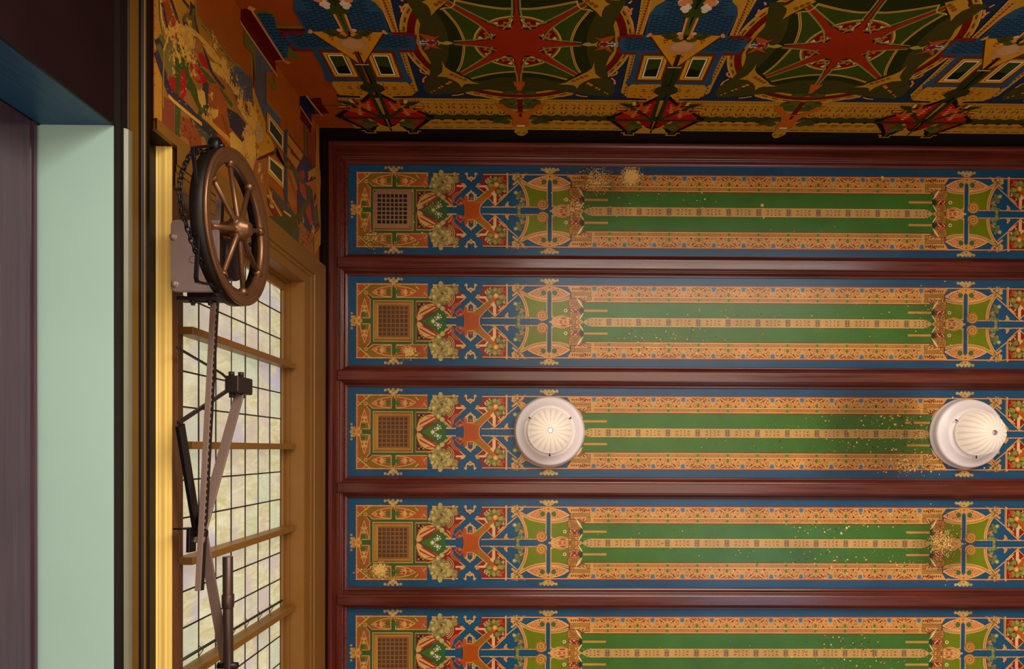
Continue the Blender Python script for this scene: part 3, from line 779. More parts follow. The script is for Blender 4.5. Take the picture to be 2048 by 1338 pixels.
M_TEAL = m_plain('teal_paint', (14, 66, 98), 0.42, var=0.45, scale=7, streak=(9, 9, 1.5), bump=0.35)
M_MAROON = m_plain('dark_maroon_wall', (26, 9, 10), 0.6, var=0.6, scale=5, spec=0.12)
M_PLASTER = m_plain('plain_plaster', (150, 118, 84), 0.7)
M_FLOOR = m_wood('oak_floor', 'Y', (110, 72, 40), (170, 120, 74), 0.4, 0.1)
M_VOID = m_plain('duct_black', (8, 6, 5), 0.8)

# ------------------------------------------------------------------ ceiling
XWL = on_h(654, 700, H - 0.07)[0]          # left wall plane
YWB = on_h(900, 281.5, H - 0.07)[1]        # back wall plane
XWR = 2 * XM - XWL
YWF = AX0 + (NROW - 1) * PITCH + (AX0 - YWB)
TOP = H - 0.0

ceil = box('ceiling', W(XWL - 0.3, YWB - 0.3, H + 0.03), W(XWR + 0.3, YWF + 0.3, H + 0.13), M_PLASTER)
tag(ceil, 'panelled ceiling of painted boards between mahogany beams', kind='structure')


def field_mesh():
    P = Paint(); hx = XR - XM
    me = bpy.data.meshes.new('panel')
    bm = bmesh.new(); bm_box(bm, (-hx - 0.02, -HALF - 0.02, 0), (hx + 0.02, HALF + 0.02, 0.02)); bm.to_mesh(me); bm.free()
    at = me.color_attributes.new('Col', 'FLOAT_COLOR', 'CORNER'); c = (*s2l(FIELD), 1.0)
    at.data.foreach_set('color', list(c) * len(me.loops)); return me


PANEL_ME = field_mesh()
PROF_M = [(-0.001, 0.0), (0.0, 0.007), (0.004, 0.0095), (0.007, 0.010), (0.011, 0.012), (0.016, 0.019), (0.0185, 0.028), (0.019, 0.032), (0.0225, 0.034), (0.0245, 0.038), (0.0265, 0.041), (0.030, 0.042)]
bm = bmesh.new()
for pts in (PROF_M,):
    loops = []
    hx = XR - XM
    for (o, d) in pts:
        loops.append([bm.verts.new((x, y, -d)) for x, y in ((-hx - o, -HALF - o), (hx + o, -HALF - o), (hx + o, HALF + o), (-hx - o, HALF + o))])
    for i in range(len(loops) - 1):
        for k in range(4): bm.faces.new((loops[i][k], loops[i][(k + 1) % 4], loops[i + 1][(k + 1) % 4], loops[i + 1][k]))
MOULD_ME = bpy.data.meshes.new('panel_moulding'); bm.to_mesh(MOULD_ME); bm.free(); MOULD_ME.materials.append(M_MAHO_X)
panels = []
for k in range(NROW):
    p = new_obj('panel', PANEL_ME, M_CEIL, ceil); p.location = W(XM, AX0 + k * PITCH, H); panels.append(p)
    for nm, me in ORN: new_obj(nm, me, M_CEIL, p)
    new_obj('moulding', MOULD_ME, None, p)
# spots where the paint has come away, per panel: (x, y, spread x, spread y, how many, largest radius in px)
SPOTS = {0: [(1250, 400, 60, 16, 46, 1.6), (1370, 405, 30, 8, 24, 2.0), (1190, 360, 60, 12, 90, 1.8), (745, 485, 35, 14, 60, 1.8), (860, 430, 22, 30, 50, 1.6), (1600, 470, 160, 14, 14, 1.2), (1540, 350, 120, 6, 12, 1.2)],
         1: [(1310, 672, 60, 14, 56, 1.7), (1345, 688, 50, 10, 60, 1.8), (1470, 628, 70, 12, 36, 1.5), (830, 705, 18, 10, 26, 2.2), (1640, 640, 140, 26, 40, 1.3), (1870, 600, 26, 16, 60, 1.5), (1880, 690, 30, 14, 50, 1.5)],
         2: [(1780, 862, 58, 34, 170, 2.0), (1815, 930, 48, 9, 150, 2.2), (1800, 838, 30, 8, 26, 3.2), (1640, 850, 70, 30, 50, 1.4), (1500, 890, 60, 12, 20, 1.4), (1730, 890, 60, 10, 40, 2.2), (1850, 905, 20, 20, 60, 1.5)],
         3: [(1330, 1070, 60, 16, 46, 1.4), (1480, 1110, 70, 20, 36, 1.5), (1640, 1050, 60, 10, 60, 1.8), (1700, 1120, 90, 14, 80, 1.8), (1790, 1040, 50, 8, 60, 1.8), (1885, 1090, 22, 34, 150, 1.7), (1685, 1062, 4, 4, 4, 4.0), (1600, 1140, 80, 8, 50, 1.6), (765, 1148, 22, 8, 40, 2.2), (1840, 1130, 40, 20, 90, 1.5)],
         4: [(1690, 1285, 40, 10, 60, 1.8), (1720, 1320, 50, 10, 60, 1.8), (1450, 1300, 60, 12, 12, 1.3)]}
for row, cl_ in SPOTS.items():
    sp = Paint(); yr = AX0 + row * PITCH
    for (px, py, sx_, sy_, n_, rm) in cl_:
        for q in range(int(n_ * 1.7)):
            x, y = on_h(R.gauss(px, sx_), R.gauss(py, sy_), H); x -= XM; y -= yr
            if abs(y) > HALF - .004: continue
            r = max(.35, rm * 1.15 * R.random() ** 2.0); m_ = 5 if r < 1 else 8
            c = R.choice([(226, 184, 104), (236, 206, 140), (210, 164, 84), (190, 140, 76), (96, 62, 34)])
            sp.poly([(x + r * PXM * R.uniform(.6, 1.2) * math.cos(2 * pi * k / m_), y + r * PXM * R.uniform(.5, 1.1) * math.sin(2 * pi * k / m_)) for k in range(m_)], c)
    if row == 0:
        for (px, py, r) in ((1524, 411, 3.6), (1527, 436, 2.2), (1764, 356, 3.8), (1526, 418, 2.0)):
            x, y = on_h(px, py, H); x -= XM; y -= yr
            sp.poly([(x + r * PXM * R.uniform(.7, 1.1) * math.cos(2 * pi * k / 9), y + r * PXM * R.uniform(.7, 1.1) * math.sin(2 * pi * k / 9)) for k in range(9)], (228, 182, 84))
    new_obj('bare_plaster_spots', sp.mesh('bare_plaster_spots', lambda x, y, d: (x, y, -d), None, 90), M_CEIL, panels[row])['kind'] = 'stuff'

# beams
HB = PITCH / 2 - HALF - 0.0305          # half width of a beam


def beam_mesh():
    prof = []
    d = 0.067; w = HB
    for (c, e) in ((-w, 0.0), (-w, d - 0.006), (-w + 0.002, d - 0.002), (-w + 0.006, d), (w - 0.006, d), (w - 0.002, d - 0.002), (w, d - 0.006), (w, 0.0)): prof.append((c, -e))
    x0 = XL - XM - 0.046; x1 = -x0
    bm = bmesh.new(); rows = [[bm.verts.new((x, c, z)) for c, z in prof] for x in (x0, x0 + 0.006, x1 - 0.006, x1)]
    for r in (rows[0], rows[3]):
        for v in r: v.co.z *= 0.94
    for i in range(3):
        for k in range(len(prof) - 1): bm.faces.new((rows[i][k], rows[i][k + 1], rows[i + 1][k + 1], rows[i + 1][k]))
    bm.faces.new(rows[0][::-1]); bm.faces.new(rows[3])
    bmesh.ops.recalc_face_normals(bm, faces=bm.faces)
    me = bpy.data.meshes.new('beam'); bm.to_mesh(me); bm.free(); me.materials.append(M_MAHO_X); return me


BEAM_ME = beam_mesh()
for k in range(NROW - 1):
    b = new_obj('beam', BEAM_ME, None, ceil); b.location = W(XM, AX0 + (k + 0.5) * PITCH, H)
# perimeter frame: flat board + outer bead, mitred
x0, x1 = XL, XR; y0, y1 = AX0 - HALF, AX0 + (NROW - 1) * PITCH + HALF
dxo = XL - XWL - 0.001; dyo = (AX0 - HALF) - YWB - 0.001


def frame_rail(side):
    prof = [(0.030, 0.0), (0.030, 0.050), (0.034, 0.056), (0.042, 0.057), (0.052, 0.057), (0.054, 0.052), (0.059, 0.052), (0.061, 0.060)]
    o = dxo if side in 'lr' else dyo
    prof = [(a, d) for a, d in prof] + [(o - 0.030, 0.060), (o - 0.028, 0.066), (o - 0.020, 0.073), (o - 0.010, 0.074), (o - 0.003, 0.070), (o, 0.062), (o, 0.0)]
    bm = bmesh.new(); rows = []
    for e in (0, 1):
        row = []
        for a, d in prof:
            s = a / o
            ex, ey = dxo * s, dyo * s
            if side == 'b': p = (x0 - ex if e == 0 else x1 + ex, y0 - ey, d)
            elif side == 'f': p = (x0 - ex if e == 0 else x1 + ex, y1 + ey, d)
            elif side == 'l': p = (x0 - ex, y0 - ey if e == 0 else y1 + ey, d)
            else: p = (x1 + ex, y0 - ey if e == 0 else y1 + ey, d)
            row.append(bm.verts.new(W(p[0], p[1], H - p[2])))
        rows.append(row)
    for k in range(len(prof) - 1): bm.faces.new((rows[0][k], rows[0][k + 1], rows[1][k + 1], rows[1][k]))
    return done(bm, 'frame_rail', M_MAHO_X if side in 'bf' else M_MAHO_Y, ceil)


for s_ in 'bflr': frame_rail(s_)

# ------------------------------------------------------------------ back wall (top of the picture)
wall_b = box('wall_back', W(XWL - 0.2, YWB - 0.2, -CZ), W(XWR + 0.2, YWB, H + 0.03), M_DARK)
tag(wall_b, 'wall covered in dark stencilled stars and towers above the ceiling frame', kind='structure')
wall_r = box('wall_right', W(XWR, YWB, -CZ), W(XWR + 0.2, YWF, H + 0.03), M_PLASTER); tag(wall_r, 'plain far side wall', kind='structure')
wall_f = box('wall_front', W(XWL - 0.2, YWF, -CZ), W(XWR + 0.2, YWF + 0.2, H + 0.03), M_PLASTER); tag(wall_f, 'plain wall opposite the stencilled wall', kind='structure')
flo = box('floor', W(XWL - 0.9, YWB - 0.2, -CZ - 0.1), W(XWR + 0.2, YWF + 0.2, -CZ), M_FLOOR); tag(flo, 'brown oak floor', kind='structure')

TX, SX = 0.624, 0.70        # tower axis, half period
HT = on_y(1100, 259.5, YWB)[1]   # upper edge of the pattern


def preB(p): X, h = on_y(p[0], p[1], YWB); return (TX - X, h)


def Q1(x, y): return (1000 + x / 8.918, y / 8.918)


def Q2(x, y): return (1200 + x / 8.918, y / 8.918)


def Q3(x, y): return (1000 + x / 8.918, 140 + y / 8.918)


def Q4(x, y): return (1200 + x / 8.918, 140 + y / 8.918)


G1 = (170, 124, 32); G2 = (196, 150, 66); NAVY = (22, 40, 62); BRK = (34, 70, 96); BRKD = (8, 14, 22); DR = (100, 14, 12); DGR = (34, 48, 8)
bgp = Paint(preB)                     # ground
sp_ = Paint(preB)                     # star medallion
tw = Paint(preB); trim = Paint(preB)  # tower and its gilt trim
bn = Paint(preB)                      # band along the top of the wall
for P_ in (bgp, sp_, tw, trim, bn): P_.box = (0.0, SX, 0, 9)


def raw(P, pts, c): P.add(pts, c)


CA, CH = preB(Q1(300, 760)); CA = SX
raw(bgp, [(-0.01, 2.0), (SX, 2.0), (SX, HT), (-0.01, HT)], (44, 54, 12)); bgp.up()
raw(bgp, [(0.10, 2.0), (0.46, 2.0), (0.46, HT), (0.10, HT)], NAVY)
# ring
for (r0, r1, c) in ((0.462, 0.492, G1), (0.486, 0.492, G2), (0.430, 0.462, DR), (0.412, 0.430, G1)):
    [raw(sp_, [(CA + r * math.cos(t), CH + r * math.sin(t)) for r, t in ((r0, pi / 2 + pi * k / 30), (r0, pi / 2 + pi * (k + 1) / 30), (r1, pi / 2 + pi * (k + 1) / 30), (r1, pi / 2 + pi * k / 30))], c) for k in range(30)]
    sp_.up()
for k in range(24):
    t = pi / 2 + pi * (k + .2) / 24; raw(sp_, [(CA + r * math.cos(a), CH + r * math.sin(a)) for r, a in ((.470, t), (.470, t + .07), (.478, t + .07), (.478, t))], (90, 50, 14))
sp_.up()
raw(sp_, [(CA + 0.412 * math.cos(pi / 2 + pi * k / 30), CH + 0.412 * math.sin(pi / 2 + pi * k / 30)) for k in range(31)], (52, 58, 14)); sp_.up()
# broad garland
outer = [Q2(480, 0), Q2(330, 260), Q2(250, 420), Q2(215, 560), Q2(240, 640), Q2(250, 900), Q2(170, 1000), Q2(110, 1140), Q2(140, 1338), Q4(145, 140), Q4(270, 260), Q4(260, 400), Q4(150, 475), Q3(1900, 470), Q3(1250, 400), Q3(1060, 365), Q3(640, 345), Q3(345, 335)]
sp_.poly(outer + [Q3(330, -300), Q1(300, 0)], (56, 54, 14)); sp_.up()
for k in range(150):
    px = R.uniform(1150, 1235); py = R.uniform(0, 185)
    if abs((px - 1190) + (py - 85) * .15) < 22 or py > 160: sp_.poly([(px, py), (px + R.uniform(.6, 2.4), py - R.uniform(0, 1.5)), (px + R.uniform(.3, 1.4), py + R.uniform(1, 3.5))], (92, 34, 10))
sp_.up()
sp_.poly(crv([Q1(1900, -60), Q1(1700, 280), Q1(1580, 520), Q1(1545, 760), Q1(1560, 1000), Q1(1640, 1250), Q3(1500, 120), Q3(1100, 210), Q3(700, 140), Q3(345, 130)], 5) + [Q1(300, 0), Q1(300, -400)], (30, 38, 6)); sp_.up()
arcR = crv([Q1(1610, 165), Q1(1400, 420), Q1(1295, 640), Q1(1272, 780), Q1(1295, 960), Q1(1350, 1150), Q1(1430, 1290)], 5)
arcB = crv([Q3(1195, 165), Q3(900, 90), Q3(620, 42), Q3(400, 26), Q3(340, 26)], 5)
arcT = crv([Q1(340, 145), Q1(560, 150), Q1(960, 100), Q1(1390, 15)], 5)
sp_.poly(arcT + arcR + arcB, (50, 66, 12)); sp_.up()
for a_ in (arcR, arcB, arcT): sp_.line(a_, 0.011, G2); sp_.L += 1; sp_.line(a_, 0.003, (96, 64, 20)); sp_.L -= 1
sp_.up(2)
# medallion
for (r, c) in ((0.188, G2), (0.180, (120, 80, 24)), (0.172, (96, 14, 12))):
    raw(sp_, [(CA + r * math.cos(pi / 2 + pi * k / 20), CH + r * math.sin(pi / 2 + pi * k / 20)) for k in range(21)], c); sp_.up()
for t in (pi * .56, pi * .69, pi * .81, pi * .94, pi * 1.06, pi * 1.19, pi * 1.31, pi * 1.44):
    x, y = CA + .14 * math.cos(t), CH + .14 * math.sin(t)
    for a in range(4):
        u = t + a * pi / 2 + .3; raw(sp_, [(x, y), (x + .030 * math.cos(u - .35), y + .030 * math.sin(u - .35)), (x + .030 * math.cos(u + .35), y + .030 * math.sin(u + .35))], (176, 78, 18) if a % 2 else (206, 172, 108))
sp_.up()
stx = [Q1(310, -150), Q1(318, 150), Q1(360, 380), Q1(420, 510), Q1(540, 530), Q1(680, 470), Q1(900, 380), Q1(1200, 180), Q1(1540, 30), Q1(1555, 80), Q1(1200, 300), Q1(950, 480), Q1(780, 590), Q1(690, 640), Q1(720, 690), Q1(900, 722), Q1(1200, 748), Q1(1450, 775),
       Q1(1450, 792), Q1(1200, 812), Q1(900, 830), Q1(690, 870), Q1(760, 930), Q1(950, 1050), Q1(1200, 1190), Q1(1390, 1325), Q1(1330, 1345), Q1(1100, 1230), Q1(850, 1120), Q1(640, 1010), Q1(530, 975), Q1(430, 990), Q1(390, 1050), Q1(372, 1180), Q1(364, 1338), Q3(358, 150), Q3(345, 210), Q3(310, 210), Q1(300, 1000), Q1(290, 400), Q1(270, -150)]
sp_.poly([(x + (x - 1034) * .07, y + (y - 86) * .07) for x, y in stx], (10, 8, 4)); sp_.up()
sp_.poly(stx, (138, 34, 4)); sp_.up()
OL = (124, 126, 60)
for q in ([(350, -100), (370, 200), (440, 400), (560, 520)], [(390, 475), (620, 450), (900, 335), (1500, 25)], [(770, 700), (830, 600), (1000, 435), (1550, 90)], [(700, 615), (900, 692), (1450, 748)], [(700, 900), (900, 842), (1450, 806)], [(770, 830), (850, 960), (1000, 1072), (1380, 1305)],
          [(420, 1020), (640, 1035), (850, 1115), (1330, 1350)], [(560, 990), (450, 1080), (405, 1200), (378, 1345), (370, 1500)]):
    sp_.line([Q1(*a) for a in crv(q, 4)], 0.0075, OL)
sp_.up()
# shells
sp_.poly([Q3(1040, 248), Q3(1180, 215), Q3(1240, 175), Q3(1560, 20), Q3(1640, -40), Q3(1690, -150), Q3(1680, -60), Q3(1705, 60), Q3(1800, 132), Q3(1640, 142), Q3(1500, 200), Q3(1420, 250), Q3(1372, 325), Q3(1340, 275), Q3(1280, 255)], G1)
sp_.poly([Q1(1440, -30), Q1(1640, 140), Q1(1720, 200), Q1(1812, 300), Q1(1822, 200), Q1(1870, 110), Q1(1965, 60), Q1(1900, 30), Q1(1840, -60), Q1(1700, -120)], G1); sp_.up()
for k in range(4): sp_.disc(*Q3(1310 + 75 * k, 185 - 30 * k), 0.011, (128, 70, 14), 8)
for k in range(3): sp_.disc(*Q1(1560 + 75 * k, 10 + 44 * k), 0.011, (128, 70, 14), 8)
sp_.line(crv([Q1(1370, 0), Q1(1400, 100), Q1(1470, 150), Q1(1590, 160), Q1(1650, 190)], 5), 0.006, G2)
for k in range(9): sp_.disc(*Q3(1530 + 48 * k, 205 + 26 * k), 0.010 - 0.0006 * k, ((120, 30, 14), (196, 116, 50), (176, 140, 60))[k % 3], 7)
sp_.poly([Q1(1450, 782), Q1(1520, 755), Q1(1590, 745), Q1(1640, 770), Q1(1700, 760), Q1(1760, 725), Q1(1720, 790), Q1(1745, 840), Q1(1690, 800), Q1(1580, 815), Q1(1510, 805)], (160, 138, 56))
sp_.poly([Q1(1690, 650), Q1(1780, 680), Q1(1960, 640), Q2(60, 650), Q2(280, 620), Q2(170, 730), Q2(140, 780), Q2(170, 840), Q2(220, 930), Q2(100, 880), Q1(1900, 850), Q1(1660, 900), Q1(1780, 840), Q1(1740, 780), Q1(1800, 730)], (164, 66, 16)); sp_.up()
sp_.poly([Q1(1790, 760), Q2(130, 740), Q2(130, 820), Q1(1790, 810)], (118, 20, 12)); sp_.up()
for x in (1820, 1905, 2010 - 10, 2080): sp_.disc(*Q1(x, 740), .006, (120, 140, 150), 7); sp_.disc(*Q1(x, 815), .006, (120, 140, 150), 7)
sp_.line([Q2(140, 762), Q2(262, 762), Q2(262, 800), Q2(140, 800)], .005, (216, 190, 176))
# arrows on the navy corners
for q in ([Q2(460, 95), Q2(545, 190), Q2(550, 250)], [Q2(575, 130), Q2(520, 240)], [Q2(510, 50), Q2(570, 0)], [Q4(195, 100), Q4(290, 60), Q4(310, 10)], [Q4(200, 130), Q4(260, 180), Q4(265, 245)], [Q3(1100, 465), Q3(1200, 440), Q3(1300, 420)], [Q3(1350, 430), Q3(1450, 455), Q3(1560, 465)]):
    sp_.line(q, .009, (206, 126, 60))
# urn, leaves and grotesque on the axis
sp_.poly([Q3(190, 195), Q3(450, 200), Q3(425, 270), Q3(395, 310), Q3(400, 420), Q3(290, 420), Q3(280, 310)], (168, 76, 14))
sp_.up()
for (x, y, r) in ((450, 380, .030), (560, 400, .026), (540, 240, .018), (560, 560, .045), (470, 540, .034), (640, 580, .026), (450, 650, .030), (560, 640, .030), (760, 900, .036), (650, 920, .030), (700, 860, .030), (600, 850, .022)):
    sp_.disc(*Q3(x, y), r, vary((66, 70, 22), .2), 10, ry=r * .72)
sp_.up(); sp_.poly([Q3(300, 515), Q3(400, 515), Q3(405, 700), Q3(390, 830), Q3(320, 830)], (92, 10, 16)); sp_.up()
sp_.poly([Q3(330, 745), Q3(450, 745), Q3(560, 700), Q3(660, 610), Q3(830, 585), Q3(770, 660), Q3(570, 770), Q3(510, 860), Q3(525, 980), Q3(480, 1015), Q3(320, 1015)], (170, 86, 14)); sp_.up()
sp_.poly([Q3(320, 760), Q3(395, 760), Q3(390, 830), Q3(320, 830)], (92, 10, 16)); sp_.up()
sp_.poly([Q3(350, 1005), Q3(480, 1005), Q3(500, 1100), Q3(440, 1150), Q3(362, 1172)], (168, 128, 34)); sp_.up(); sp_.disc(*Q3(405, 985), .014, (226, 206, 180), 9, ry=.008); sp_.disc(*Q3(430, 1110), .010, (128, 84, 20), 8); sp_.up()
# band along the top of the wall
h1 = preB(Q3(1000, 525))[1]; h2 = preB(Q3(1000, 815))[1]; h3 = preB(Q3(1000, 885))[1]
raw(bn, [(-.01, h1), (SX, h1), (SX, HT), (-.01, HT)], G1); bn.up()
raw(bn, [(-.01, h1 - .03), (SX, h1 - .03), (SX, h1), (-.01, h1)], NAVY); bn.up()
raw(bn, [(-.01, h2), (SX, h2), (SX, h3), (-.01, h3)], (50, 54, 12))
PBN = 0.0635
for k in range(12):
    c0 = SX - .03 - PBN * k
    if c0 < 0: break
    for sg in (1, -1):
        x = lambda t: c0 + sg * t
        raw(bn, [(x(.004), h1 + .075), (x(.012), h1 + .100), (x(.020), h1 + .100), (x(.010), h1 + .072)], (112, 26, 12))
        raw(bn, [(x(.001), h2 - .012), (x(.012), h2 - .045), (x(.018), h2 - .040), (x(.006), h2 - .010)], (112, 26, 12)); raw(bn, [(x(.010), h2 - .012), (x(.028), h2 - .022), (x(.028), h2 - .016)], (112, 26, 12))
        raw(bn, [(x(.006), h1 + .052), (x(.024), h1 + .052), (x(.024), h1 + .057), (x(.006), h1 + .060)], (112, 26, 12))
    for j in range(4): raw(bn, [(c0 + .016 * j, h1 + .015), (c0 + .016 * j + .010, h1 + .015), (c0 + .016 * j + .005, h1 + .026)], (130, 44, 14))
    raw(bn, [(c0, h3 + .035), (c0 + .040, h3 + .035), (c0 + .040, h3 + .043), (c0, h3 + .043)], (112, 22, 12)); raw(bn, [(c0 + .004, h3 + .050), (c0 + .036, h3 + .050), (c0 + .036, h3 + .055), (c0 + .004, h3 + .055)], (112, 22, 12))
    for j in range(3): bn.add([(c0 + .045 + .006 * j, h3 + .036), (c0 + .049 + .006 * j, h3 + .036), (c0 + .047 + .006 * j, h3 + .044)], (112, 22, 12))
    raw(bn, [(c0 + .003, HT - .022), (c0 + .048, HT - .022), (c0 + .048, HT - .016), (c0 + .003, HT - .016)], (84, 30, 12))
    bn.add([(c0 + .0 + .012 * math.cos(pi * j / 6), h3 + .004 + .014 * math.sin(pi * j / 6)) for j in range(7)], (30, 24, 8))
    bn.add([(c0 + .03 + .024 * math.cos(pi + pi * j / 6), h2 + .006 + .016 * math.sin(pi + pi * j / 6)) for j in range(7)], (50, 54, 12))
raw(bn, [(-.01, HT - .004), (SX, HT - .004), (SX, HT), (-.01, HT)], G2); raw(bn, [(-.01, h3), (SX * .88, h3), (SX * .88, h3 + .006), (-.01, h3 + .006)], (20, 14, 8))


# tower
def bricks(P, a0, a1, ha, hb, fn=None):
    n = int((hb - ha) / .0115)
    for i in range(n):
        h = ha + .0115 * i
        a = a0 + (.022 if i % 2 else 0)
        while a < a1 - .008:
            e = min(a + .034, a1)
            if fn is None or (fn(a, h) and fn(e, h)): raw(P, [(a, h), (e, h), (e, h + .0042), (a, h + .0042)], BRKD)
            a += .044


trim.poly([Q2(780, -300), Q2(1250, -120), Q2(1150, 0), Q2(1000, 85), Q2(880, 235), Q2(760, 605), Q2(640, 605)], G1)
trim.poly([Q2(530, 960), Q2(645, 960), Q4(540, 60), Q4(505, 180), Q4(470, 215), Q4(500, 270), Q4(480, 470), Q4(370, 380), Q4(430, 150)], G1); trim.up()
for k in range(13):
    t = k / 12; x, y = 900 - 190 * t, -20 + 590 * t
    trim.poly([Q2(x - 60, y + 12), Q2(x, y - 26), Q2(x - 14, y + 22)], (112, 24, 12)); trim.disc(*Q2(x - 110, y), .0035, (112, 24, 12), 6)
for k in range(16):
    t = k / 15; x, y = 610 - 180 * t, 980 + 770 * t * 1.0
    if 1480 < y < 1510: continue
    trim.poly([Q2(x - 50, y + 10), Q2(x, y - 22), Q2(x - 10, y + 18)], (112, 24, 12))
trim.line([Q2(905, 0), Q2(860, 240), Q2(745, 605)], .005, (206, 130, 70)); trim.line([Q2(780, -100), Q2(645, 600)], .005, (196, 146, 70))
a1 = preB(Q2(830, 450))[0]
tw.poly([Q2(1760, -300), Q2(1250, -160), Q2(1150, 0), Q2(1000, 85), Q2(880, 235), Q2(800, 600), Q2(370, 640), Q2(330, 760), Q2(350, 915), Q2(640, 930), Q4(545, 60), Q4(450, 215), Q4(490, 262), Q4(540, 235), Q4(1110, 235), Q4(1260, -100)], BRK); tw.up()
bricks(tw, 0, a1 - .01, preB(Q2(1600, -150))[1], preB(Q2(1500, 640))[1], lambda a, h: h > preB(Q2(1500, 250))[1] or a < .13)
bricks(tw, 0, preB(Q2(430, 780))[0], preB(Q2(1450, 665))[1], preB(Q2(1400, 905))[1])
tw.up()
tw.poly([Q2(360, 600), Q2(760, 600), Q2(745, 652), Q2(350, 652)], (112, 20, 20)); tw.poly([Q2(310, 910), Q2(660, 918), Q2(650, 955), Q2(300, 948)], (112, 20, 20)); tw.poly([Q2(310, 650), Q2(385, 640), Q2(360, 750), Q2(330, 740)], (112, 20, 20)); tw.poly([Q2(300, 830), Q2(370, 850), Q2(350, 940), Q2(300, 930)], (112, 20, 20))
for (tl, br, c) in ((Q2(752, 925), Q4(1112, 192), (110, 14, 12)), (Q2(775, 950), Q4(1092, 174), (70, 66, 14)), (Q2(792, 978), Q4(1076, 152), (206, 146, 26)), (Q2(832, 1006), Q4(1030, 122), (100, 40, 10)), (Q2(846, 1013), Q4(1014, 116), (232, 214, 190)), (Q2(866, 1032), Q4(1000, 98), (44, 60, 10))):
    (xa, ya), (xb, yb) = preB(tl), preB(br); raw(tw, [(xa, ya), (xb, ya), (xb, yb), (xa, yb)], c); tw.up()
(xa, ya), (xb, yb) = preB(Q2(866, 1032)), preB(Q4(1000, 98))
raw(tw, [(xa - .006, yb - .055), (xb, yb - .07), (xb, yb), (xa - .004, yb)], (14, 22, 4)); tw.up()
tw.poly([Q2(880, 625), Q2(1300, 1210), Q2(1320, 1150), Q2(1480, 700)], (76, 18, 30)); tw.up()
tw.poly([Q2(900, 600), Q2(1490, 606), Q2(1290, 1165)], (190, 130, 22)); tw.poly([Q2(815, 625), Q2(890, 560), Q2(935, 572), Q2(905, 620), Q2(860, 640)], (200, 140, 70)); tw.up()
ox, oy = preB(Q2(1405, 825)); tw.add([(0.0 + .066 * math.cos(2 * pi * k / 20), oy + .054 * math.sin(2 * pi * k / 20)) for k in range(20)], (176, 126, 70)); tw.up()
tw.add([(0.0 + .044 * math.cos(2 * pi * k / 20), oy - .004 + .036 * math.sin(2 * pi * k / 20)) for k in range(20)], (186, 140, 92)); tw.up()
for (x, y) in ((1150, 695), (1195, 700), (1160, 740), (1330, 990)): tw.poly([Q2(x - 30, y - 10), Q2(x + 25, y - 12), Q2(x, y + 18)], (104, 50, 14))
tw.poly([Q2(1545, 250), Q2(1595, 250), Q2(1490, 600), Q2(1445, 600)], (196, 112, 18)); tw.poly([Q2(1600, 250), Q2(1640, 250), Q2(1545, 600), Q2(1495, 600)], (60, 84, 40)); tw.line([Q2(1560, 250), Q2(1462, 590)], .004, (220, 160, 90))
for (x, y, r) in ((1170, 605, .018), (1280, 610, .030), (1250, 640, .026), (1380, 690, .024), (1330, 590, .02)): tw.disc(*Q2(x, y), r, vary((62, 62, 14), .15), 9, ry=r * .7)
tw.up(); tw.disc(*Q2(1420, 575), .012, (206, 150, 120), 8); tw.disc(*Q2(1450, 660), .010, (190, 120, 70), 8)
tw.poly([Q2(1560, 150), Q2(1700, 140), Q2(1740, -200), Q2(1640, -200), Q2(1600, 60)], (40, 60, 12)); tw.disc(*Q2(1600, 210), .03, (48, 64, 14), 9); tw.up()
for (x, y, r) in ((1480, 30, .020), (1520, 120, .018), (1525, 165, .014), (1570, 110, .015), (1480, 125, .012), (1560, 20, .022), (1450, 10, .014), (1530, 70, .016)): tw.disc(*Q2(x, y), r, vary((220, 196, 178) if r < .019 else (186, 120, 70), .08), 8)
# plinth under the windows
tw.poly([Q4(520, 258), Q4(560, 232), Q4(1120, 232), Q4(1075, 470), Q4(990, 470), Q4(820, 540), Q4(830, 490), Q4(480, 472), Q4(500, 300)], (176, 122, 26)); tw.up()
for (x, y, w) in ((660, 240, 30), (730, 270, 20), (800, 280, 14), (850, 280, 14), (900, 285, 14), (980, 265, 36), (640, 320, 40), (780, 330, 110), (780, 360, 110), (930, 330, 90), (930, 360, 90), (640, 365, 24), (610, 440, 40), (690, 410, 20), (730, 450, 100), (790, 410, 14), (880, 455, 90), (920, 410, 40), (970, 300, 40), (960, 385, 40)):
    tw.poly([Q4(x - w / 2, y), Q4(x, y - 11), Q4(x + w / 2, y), Q4(x, y + 9)], (118, 34, 12))
# stem, diamond, hands
tw.poly([Q4(1000, 455), Q4(1100, 420), Q4(890, 1105), Q4(480, 1108), Q4(105, 842), Q4(830, 555)], (12, 10, 10)); tw.up()
tw.poly([Q4(1000, 515), Q4(1060, 515), Q4(880, 1000), Q4(780, 970), Q4(690, 900), Q4(640, 1010), Q4(500, 1075), Q4(270, 880), Q4(270, 812), Q4(780, 612)], (156, 12, 10)); tw.up()
tw.poly([Q4(230, 845), Q4(960, 860), Q4(960, 895), Q4(120, 890)], DGR); tw.poly([Q4(330, 575), Q4(560, 590), Q4(900, 830), Q4(880, 870), Q4(600, 700)], DGR); tw.poly([Q2(1200, 1190), Q2(1300, 1190), Q4(1160, 270), Q4(1100, 420), Q4(940, 880), Q4(880, 880), Q4(1020, 480), Q4(1045, 380)], DGR)
tw.disc(*Q4(1115, 345), .042, (42, 42, 8), 12); tw.line([Q2(1205, 1180), Q2(1330, 1180)], .008, (206, 150, 100)); tw.up()
